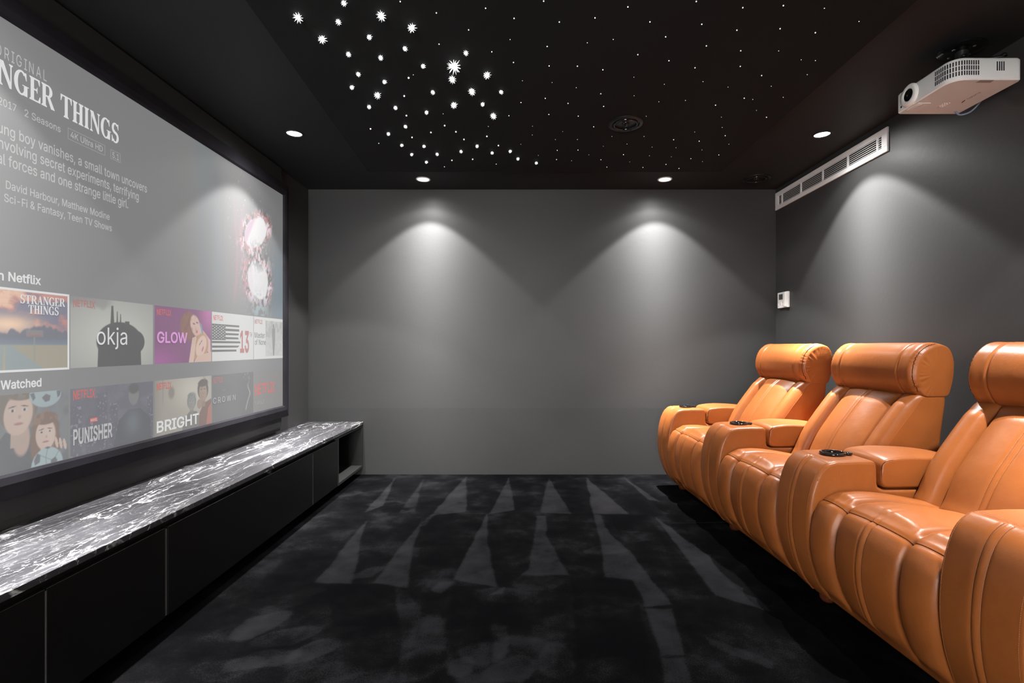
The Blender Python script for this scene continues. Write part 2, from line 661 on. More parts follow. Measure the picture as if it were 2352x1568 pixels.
def carpet():
    m = bpy.data.materials.new('black_pile_carpet')
    nt, N, L, b = nodes(m)
    tc = N.new('ShaderNodeTexCoord')
    a = N.new('ShaderNodeAttribute')
    a.attribute_name = 'pile'

    def noise(s, d, r=0.6):
        n = N.new('ShaderNodeTexNoise')
        n.inputs['Scale'].default_value = s
        n.inputs['Detail'].default_value = d
        n.inputs['Roughness'].default_value = r
        L.new(tc.outputs['Object'], n.inputs['Vector'])
        return n.outputs['Fac']

    def mth(op, p, q):
        n = N.new('ShaderNodeMath')
        n.operation = op
        for i, k in enumerate((p, q)):
            if isinstance(k, (int, float)):
                n.inputs[i].default_value = k
            else:
                L.new(k, n.inputs[i])
        return n.outputs[0]
    n1 = mth('MULTIPLY', mth('SUBTRACT', noise(4.2, 6, 0.62), 0.52), 3.4)
    n2 = mth('MULTIPLY', mth('SUBTRACT', noise(190, 3, 0.7), 0.5), 1.8)
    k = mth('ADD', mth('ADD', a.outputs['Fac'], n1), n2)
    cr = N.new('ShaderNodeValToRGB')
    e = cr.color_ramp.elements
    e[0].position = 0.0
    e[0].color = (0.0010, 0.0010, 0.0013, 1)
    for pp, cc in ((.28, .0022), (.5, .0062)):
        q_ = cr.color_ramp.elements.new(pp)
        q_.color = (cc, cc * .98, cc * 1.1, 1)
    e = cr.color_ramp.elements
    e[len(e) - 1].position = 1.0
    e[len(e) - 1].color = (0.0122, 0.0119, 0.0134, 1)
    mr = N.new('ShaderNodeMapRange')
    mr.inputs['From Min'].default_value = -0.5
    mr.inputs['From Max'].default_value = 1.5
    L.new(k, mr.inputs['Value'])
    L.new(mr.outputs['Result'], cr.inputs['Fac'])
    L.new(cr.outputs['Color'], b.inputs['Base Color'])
    b.inputs['Roughness'].default_value = 1.0
    b.inputs['Specular IOR Level'].default_value = 0.02
    bp = N.new('ShaderNodeBump')
    bp.inputs['Strength'].default_value = 0.5
    bp.inputs['Distance'].default_value = 0.004
    L.new(noise(260, 3, 0.7), bp.inputs['Height'])
    L.new(bp.outputs['Normal'], b.inputs['Normal'])
    return m


fme = floor_mesh()
fme.materials.append(carpet())
flo = link(bpy.data.objects.new('floor', fme))
flo['kind'] = 'structure'

T = 0.12
M_wall2 = mat('wall_paint_lower_darker', tuple(c * .87 for c in WALL), 0.5, spec=0.35, bump=(35, 0.12, 0.004), mottle=(1.6, 0.05))  # same wall colour, slightly darker below a level line
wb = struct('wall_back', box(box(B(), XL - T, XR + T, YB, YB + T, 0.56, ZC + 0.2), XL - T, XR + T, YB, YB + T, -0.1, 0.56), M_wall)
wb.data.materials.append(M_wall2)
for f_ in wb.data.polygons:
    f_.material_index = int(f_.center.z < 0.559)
struct('wall_left', box(B(), XL - T, XL, YF, YB, -0.1, ZC + 0.2), M_wall)
struct('wall_right', box(B(), XR, XR + T, YF, YB, -0.1, ZC + 0.2), M_wall)
# behind the camera, unseen: doorway, pale hall and glowing window added as fill light
DX0, DX1, DZ = -1.45, 0.15, 2.15
bm = B()
box(bm, XL - T, DX0, YF - T, YF, -0.1, ZC + 0.2)
box(bm, DX1, XR + T, YF - T, YF, -0.1, ZC + 0.2)
box(bm, DX0, DX1, YF - T, YF, DZ, ZC + 0.2)
struct('wall_front', bm, M_wall)
bm = B()
box(bm, DX0 - .05, DX0 + .02, YF - T - .01, YF + .012, 0, DZ)
box(bm, DX1 - .02, DX1 + .05, YF - T - .01, YF + .012, 0, DZ)
box(bm, DX0 - .05, DX1 + .05, YF - T - .01, YF + .012, DZ - .02, DZ + .05)
struct('added_doorway', bm, M_black)
HY = YF - T - 1.1
M_added_hall = mat('added_hall_paint', (0.7, 0.69, 0.67), 0.6, mottle=(2, 0.03))
bm = B()
box(bm, DX0 - .3, DX0 - .18, HY, YF - T, 0, 2.5)
box(bm, DX1 + .18, DX1 + .3, HY, YF - T, 0, 2.5)
box(bm, DX0 - .3, DX1 + .3, HY - .1, HY, 0, .3)
box(bm, DX0 - .3, DX1 + .3, HY - .1, HY, 2.2, 2.5)
box(bm, DX0 - .3, DX0, HY - .1, HY, .3, 2.2)
box(bm, DX1, DX1 + .3, HY - .1, HY, .3, 2.2)
struct('added_hall_wall', bm, M_added_hall)
struct('added_hall_floor', box(B(), DX0 - .3, DX1 + .3, HY - .1, YF, -.1, 0.0), M_added_hall)
struct('added_hall_ceiling', box(B(), DX0 - .3, DX1 + .3, HY - .1, YF - T, 2.5, 2.6), M_added_hall)
struct('added_fill_window', box(B(), DX0, DX1, HY - .06, HY - .05, .3, 2.2), emit('added_fill_glow', (1.0, 0.99, 0.97), FILL_GLOW))  # unseen glowing pane, added to brighten the room from behind
struct('ceiling', box(B(), XL, XR, YF, YB, ZC, ZC + 0.15), M_ceil)


# dropped star panel
ZP = 2.35


def prism(bm, pts, z0, z1):
    a = [bm.verts.new((p[0], p[1], z0)) for p in pts]
    b_ = [bm.verts.new((p[0], p[1], z1)) for p in pts]
    bm.faces.new(a)
    bm.faces.new(b_)
    for i in range(len(pts)):
        j = (i + 1) % len(pts)
        bm.faces.new((a[i], a[j], b_[j], b_[i]))
    return bm


struct('trim_1', prism(B(), [(-1.118, 3.683), (1.454, 3.683), (1.454, -1.0), (-0.85, -1.0)], ZP, ZC), M_panel)


# ------------------------------------------------------------------ downlights
def lamp_light(name, beam, spill, axis=(0, 0, -1)):
    l = bpy.data.lights.new(name, 'POINT')
    l.energy = 4 * PI * PI      # strength of the node below becomes radiant intensity
    l.shadow_soft_size = 0.022
    l.color = LAMP_COLOR
    l.use_nodes = True
    nt = l.node_tree
    N, L = nt.nodes, nt.links
    em = N['Emission']
    tc = N.new('ShaderNodeNewGeometry')
    sp = N.new('ShaderNodeVectorMath')
    sp.operation = 'DOT_PRODUCT'
    sp.inputs[1].default_value = axis
    L.new(tc.outputs['Incoming'], sp.inputs[0])

    def mth(op, p, q=None, r=None):
        n = N.new('ShaderNodeMath')
        n.operation = op
        for i, k in enumerate((p, q, r)):
            if k is None:
                continue
            if isinstance(k, (int, float)):
                n.inputs[i].default_value = k
            else:
                L.new(k, n.inputs[i])
        return n.outputs[0]

    def ramp(v, a, b_):
        n = N.new('ShaderNodeMapRange')
        n.interpolation_type = 'SMOOTHSTEP'
        n.inputs['From Min'].default_value = a
        n.inputs['From Max'].default_value = b_
        n.inputs['To Min'].default_value = 1
        n.inputs['To Max'].default_value = 0
        L.new(v, n.inputs['Value'])
        return n.outputs['Result']
    c = mth('MULTIPLY', sp.outputs['Value'], 1.0)
    th = mth('ARCCOSINE', mth('MINIMUM', mth('MAXIMUM', c, -1.0), 1.0))      # angle off the lamp's axis
    d = mth('DIVIDE', th, math.radians(10.8))
    core = mth('DIVIDE', 1.0, mth('ADD', mth('MULTIPLY', d, d), 1.0))
    cut = mth('ADD', mth('MULTIPLY', ramp(th, math.radians(43.5), math.radians(48)), 0.88),
              mth('MULTIPLY', ramp(th, math.radians(58), math.radians(67)), 0.12))
    I = mth('MULTIPLY', mth('MULTIPLY', core, cut), beam)
    sp2 = mth('MULTIPLY', mth('MAXIMUM', c, 0.0), spill)
    L.new(mth('ADD', I, mth('MULTIPLY', sp2, ramp(th, math.radians(60), math.radians(90)))), em.inputs['Strength'])
    return l


RIM = [(0.056, 0), (0.057, -0.004), (0.053, -0.007), (0.046, -0.006), (0.044, -0.001), (0.044, 0.0)]


def downlight(x, y, label, bare=True, tilt=(0, 0), z=ZC):
    t = thing('downlight', label, 'ceiling light', (x, y, z), (0, 0, 0), 'recessed downlights')
    obj('trim_ring', lathe(B(), RIM, 48), M_ceil if bare else M_white, t, smooth=True)
    obj('diffuser', lathe(B(), [(0.0445, -0.0015), (0.03, -0.0035), (0.0, -0.0045)], 48), M_led, t, smooth=True)
    ax = (math.sin(math.radians(tilt[0])), math.sin(math.radians(tilt[1])), -1.0)
    l = bpy.data.objects.new('lamp', lamp_light('lamp', LAMP_BEAM, LAMP_SPILL, Vector(ax).normalized()))
    link(l, t)
    l.location = (0, 0, -0.03)
    return t


p = px(676, 306, z=ZC)
downlight(p.x, p.y, 'round downlight in the ceiling nearest the projection screen')
p = px(972, 411, z=ZC)
downlight(p.x, p.y, 'round white rimmed downlight over the left half of the back wall', bare=False)
p = px(1527, 411, z=ZC)
downlight(p.x, p.y, 'round white rimmed downlight over the right half of the back wall', bare=False)
p = px(1888, 308, z=ZC)
downlight(p.x, p.y, 'round downlight in the ceiling above the long white air vent', tilt=(0, -3))
downlight(-1.41, 1.40, 'round downlight beside the near part of the screen, out of the frame')
downlight(1.87, 1.30, 'round downlight above the nearest recliner, out of the frame')
downlight(-1.41, -0.40, 'round downlight on the screen side behind the camera')
downlight(1.87, -0.40, 'round downlight on the recliner side behind the camera')


# ------------------------------------------------------------------ ceiling speakers
def speaker(x, y, z, r, label):
    t = thing('ceiling_speaker', label, 'speaker', (x, y, z), (0, 0, 0), 'ceiling speakers')
    obj('flange', lathe(B(), [(r, 0), (r, -0.006), (r * 0.93, -0.010), (r * 0.80, -0.008), (r * 0.77, -0.003), (r * 0.77, 0)], 64), M_black, t, smooth=True, sharp=50)
    bm = B()
    tor = [(r * 0.66 + r * 0.06 * math.cos(a), -0.006 + 0.008 * math.sin(a)) for a in np.linspace(0, 2 * PI, 12, endpoint=False)]
    lathe(bm, tor, 64, close=True)
    obj('surround', bm, M_gloss, t, smooth=True)
    obj('cone', lathe(B(), [(r * 0.76, -0.002), (r * 0.60, -0.003), (r * 0.2, -0.0012)], 64), M_black, t, smooth=True)
    obj('dust_cap', lathe(B(), [(r * 0.2, -0.0012), (r * 0.17, -0.010), (r * 0.1, -0.015), (0, -0.017)], 32), M_gloss, t, smooth=True)
    for k in range(8):
        a = 2 * PI * (k + .3) / 8
        M = Matrix.Translation((r * 0.87 * math.cos(a), r * 0.87 * math.sin(a), -0.0095))
        obj('screw', lathe(B(), [(0.0045, 0.001), (0.0045, -0.0015), (0, -0.0025)], 10, M), M_inner, t, smooth=True)
    return t


p = px(1437, 283, z=ZP)
speaker(p.x, p.y, ZP, 0.098, 'round black speaker set in the star ceiling panel')
p = px(1737, 410, z=ZC)
speaker(p.x, p.y, ZC, 0.105, 'round black speaker in the ceiling corner near the vent')


# ------------------------------------------------------------------ star lights
def star_mesh(name, r, spike, n, m):
    bm = B()
    bmesh.ops.create_icosphere(bm, subdivisions=2, radius=r)
    if spike:  # lens glare rays modelled as glowing spikes
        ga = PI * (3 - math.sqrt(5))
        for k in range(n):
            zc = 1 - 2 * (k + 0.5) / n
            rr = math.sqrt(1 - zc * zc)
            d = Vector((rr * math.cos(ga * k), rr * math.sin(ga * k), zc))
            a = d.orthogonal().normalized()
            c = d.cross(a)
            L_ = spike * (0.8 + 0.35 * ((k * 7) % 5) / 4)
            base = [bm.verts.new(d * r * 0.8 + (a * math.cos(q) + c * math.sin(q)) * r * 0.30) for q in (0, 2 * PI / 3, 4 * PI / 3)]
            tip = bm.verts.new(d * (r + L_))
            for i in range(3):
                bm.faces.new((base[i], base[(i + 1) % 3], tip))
    me = bpy.data.meshes.new(name)
    bmesh.ops.recalc_face_normals(bm, faces=bm.faces[:])
    bm.to_mesh(me)
    bm.free()
    me.materials.append(m)
    return me


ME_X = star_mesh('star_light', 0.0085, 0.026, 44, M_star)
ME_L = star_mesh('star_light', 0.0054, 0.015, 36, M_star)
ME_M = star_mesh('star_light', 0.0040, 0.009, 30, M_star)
ME_S = star_mesh('star_light', 0.0038, 0, 0, M_star)
ME_T = star_mesh('star_light', 0.0022, 0, 0, M_star2)
ME_U = star_mesh('star_light', 0.0014, 0, 0, M_star2)

za = lambda a, b_: (560 + a / 3.36, b_ / 3.36)
zb = lambda a, b_: (1200 + a / 2.94, b_ / 2.94)
STARS = {
    'X': [za(1625, 512)],
    'L': [za(*q) for q in [(421, 136), (606, 305), (1063, 123), (1298, 216), (1033, 736), (1611, 613), (1878, 581), (1762, 707), (1623, 812), (1928, 895)]],
    'M': [za(*q) for q in [(732, 171), (970, 288), (1244, 376), (810, 420), (1058, 446), (1384, 511), (884, 573), (1086, 632), (835, 675), (1715, 409),
                           (1460, 713), (1986, 711), (1844, 805), (968, 825), (1172, 832), (1411, 868), (1247, 977), (1117, 1033), (1219, 1121), (1390, 1129),
                           (1296, 1192), (1409, 1251), (1493, 1190), (1677, 1169), (1801, 1128), (1916, 1180), (2056, 1168), (2116, 1226), (2257, 1258), (774, 26)]],
    'S': [za(*q) for q in [(1272, 601), (1238, 741), (1444, 1022), (1637, 1017), (1699, 1076), (1298, 1060), (1876, 1052), (1965, 1123), (1606, 1237), (1766, 1229),
                           (978, 994), (1255, 892), (1550, 969)]],
    'T': [za(*q) for q in [(1207, 12), (1486, 100), (1866, 64), (2086, 142), (1735, 231), (1507, 341), (1914, 400), (2081, 482), (2314, 9), (2139, 791),
                           (2046, 893), (1042, 1106), (1548, 1287), (1948, 1266)]] +
         [zb(*q) for q in [(249, 149), (167, 314), (490, 121), (712, 47), (861, 148), (1174, 10), (967, 249), (1211, 164), (1488, 52), (1762, 38),
                           (1448, 204), (1740, 194), (1978, 221), (1242, 310), (779, 369), (1474, 343), (180, 445), (371, 447), (543, 471), (989, 410),
                           (1165, 458), (1471, 448), (1615, 510), (154, 664), (308, 698), (529, 633), (548, 718), (1498, 663), (1304, 710), (178, 773),
                           (377, 784), (1648, 792), (481, 856), (1021, 943), (1369, 916), (1193, 953), (235, 1015), (375, 1013), (230, 1077),
                           (530, 1078), (682, 1044), (1137, 1071), (813, 1130), (1057, 1137), (1326, 1046), (570, 1128), (969, 1110)]],
    'U': [za(*q) for q in [(2055, 305), (2150, 623), (1308, 577), (1538, 878), (2138, 1113), (1887, 976)]] +
         [zb(*q) for q in [(438, 289), (613, 266), (2039, 56), (2273, 145), (1730, 344), (1882, 404), (1978, 409), (1923, 504), (200, 557), (363, 592),
                           (752, 521), (958, 569), (1388, 588), (1680, 582), (754, 646), (921, 687), (1101, 678), (1761, 657), (1580, 745), (1343, 791),
                           (272, 888), (222, 942), (371, 942), (821, 921), (604, 921), (706, 972), (546, 987), (1163, 891), (1037, 997), (875, 993),
                           (1394, 973), (332, 1085), (449, 1045), (857, 1051), (1005, 1058), (1212, 1012), (1216, 1091), (724, 1093), (66, 911), (68, 852),
                           (107, 1049), (836, 785), (1219, 551), (1349, 860), (1555, 671)]],
}
SK = {'X': (ME_X, 0.016, 'largest and brightest star light on the dark ceiling panel', None),
      'L': (ME_L, 0.012, 'big bright star light with long glare rays modelled on it on the dark ceiling panel', 'big bright star lights'),
      'M': (ME_M, 0.009, 'medium bright star light with short glare rays modelled on it on the dark ceiling panel', 'medium star lights'),
      'S': (ME_S, 0.004, 'small round bright star light among the larger stars of the ceiling panel', 'small round star lights'),
      'T': (ME_T, 0.002, 'tiny white pinpoint star light on the dark ceiling panel', 'tiny pinpoint star lights'),
      'U': (ME_U, 0.001, 'faintest pinpoint star light, barely visible on the dark ceiling panel', 'faintest star lights')}
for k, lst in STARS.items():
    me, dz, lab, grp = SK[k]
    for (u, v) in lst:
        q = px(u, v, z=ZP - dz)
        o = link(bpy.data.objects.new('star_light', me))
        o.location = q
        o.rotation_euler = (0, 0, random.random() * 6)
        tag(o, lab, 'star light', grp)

# ------------------------------------------------------------------ projection screen
XS = -1.745
SY0, SY1, SZ0, SZ1 = 1.0, 3.690, 0.647, 2.184
FW = 0.085
scr = thing('projection_screen', 'wide wall-mounted projection screen in a black frame showing a film menu', 'screen', (XS, 0, 0))
bm = B()
box(bm, -0.006, 0.0, SY0, SY1, SZ0, SZ1)
me_s = obj('screen_fabric', bm, flat_light('projection_cloth', (UI, UI, UI * 1.01)), scr)
# frame: chamfered velvet bars running round the cloth
prof = [(-0.043, 0.0), (0.006, 0.0), (0.014, 0.008), (0.016, 0.034), (0.004, FW), (-0.043, FW)]   # (out from wall, away from cloth)
bm = B()
rings = []
for (yy, zz, sy, sz) in ((SY0, SZ0, -1, -1), (SY1, SZ0, 1, -1), (SY1, SZ1, 1, 1), (SY0, SZ1, -1, 1)):
    rings.append([bm.verts.new((a, yy + sy * b_, zz + sz * b_)) for a, b_ in prof])
for i in range(4):
    a, b_ = rings[i], rings[(i + 1) % 4]
    for k in range(len(prof)):
        k2 = (k + 1) % len(prof)
        bm.faces.new((a[k], a[k2], b_[k2], b_[k]))
obj('frame', bm, M_velvet, scr)
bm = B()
box(bm, -0.050, -0.014, SY0 - 0.05, 3.70, 0.488, ZC - 0.02)  # mounting board; its upper strip stands in for shade on the wall
obj('backing_and_shade_board', bm, M_dark, scr)


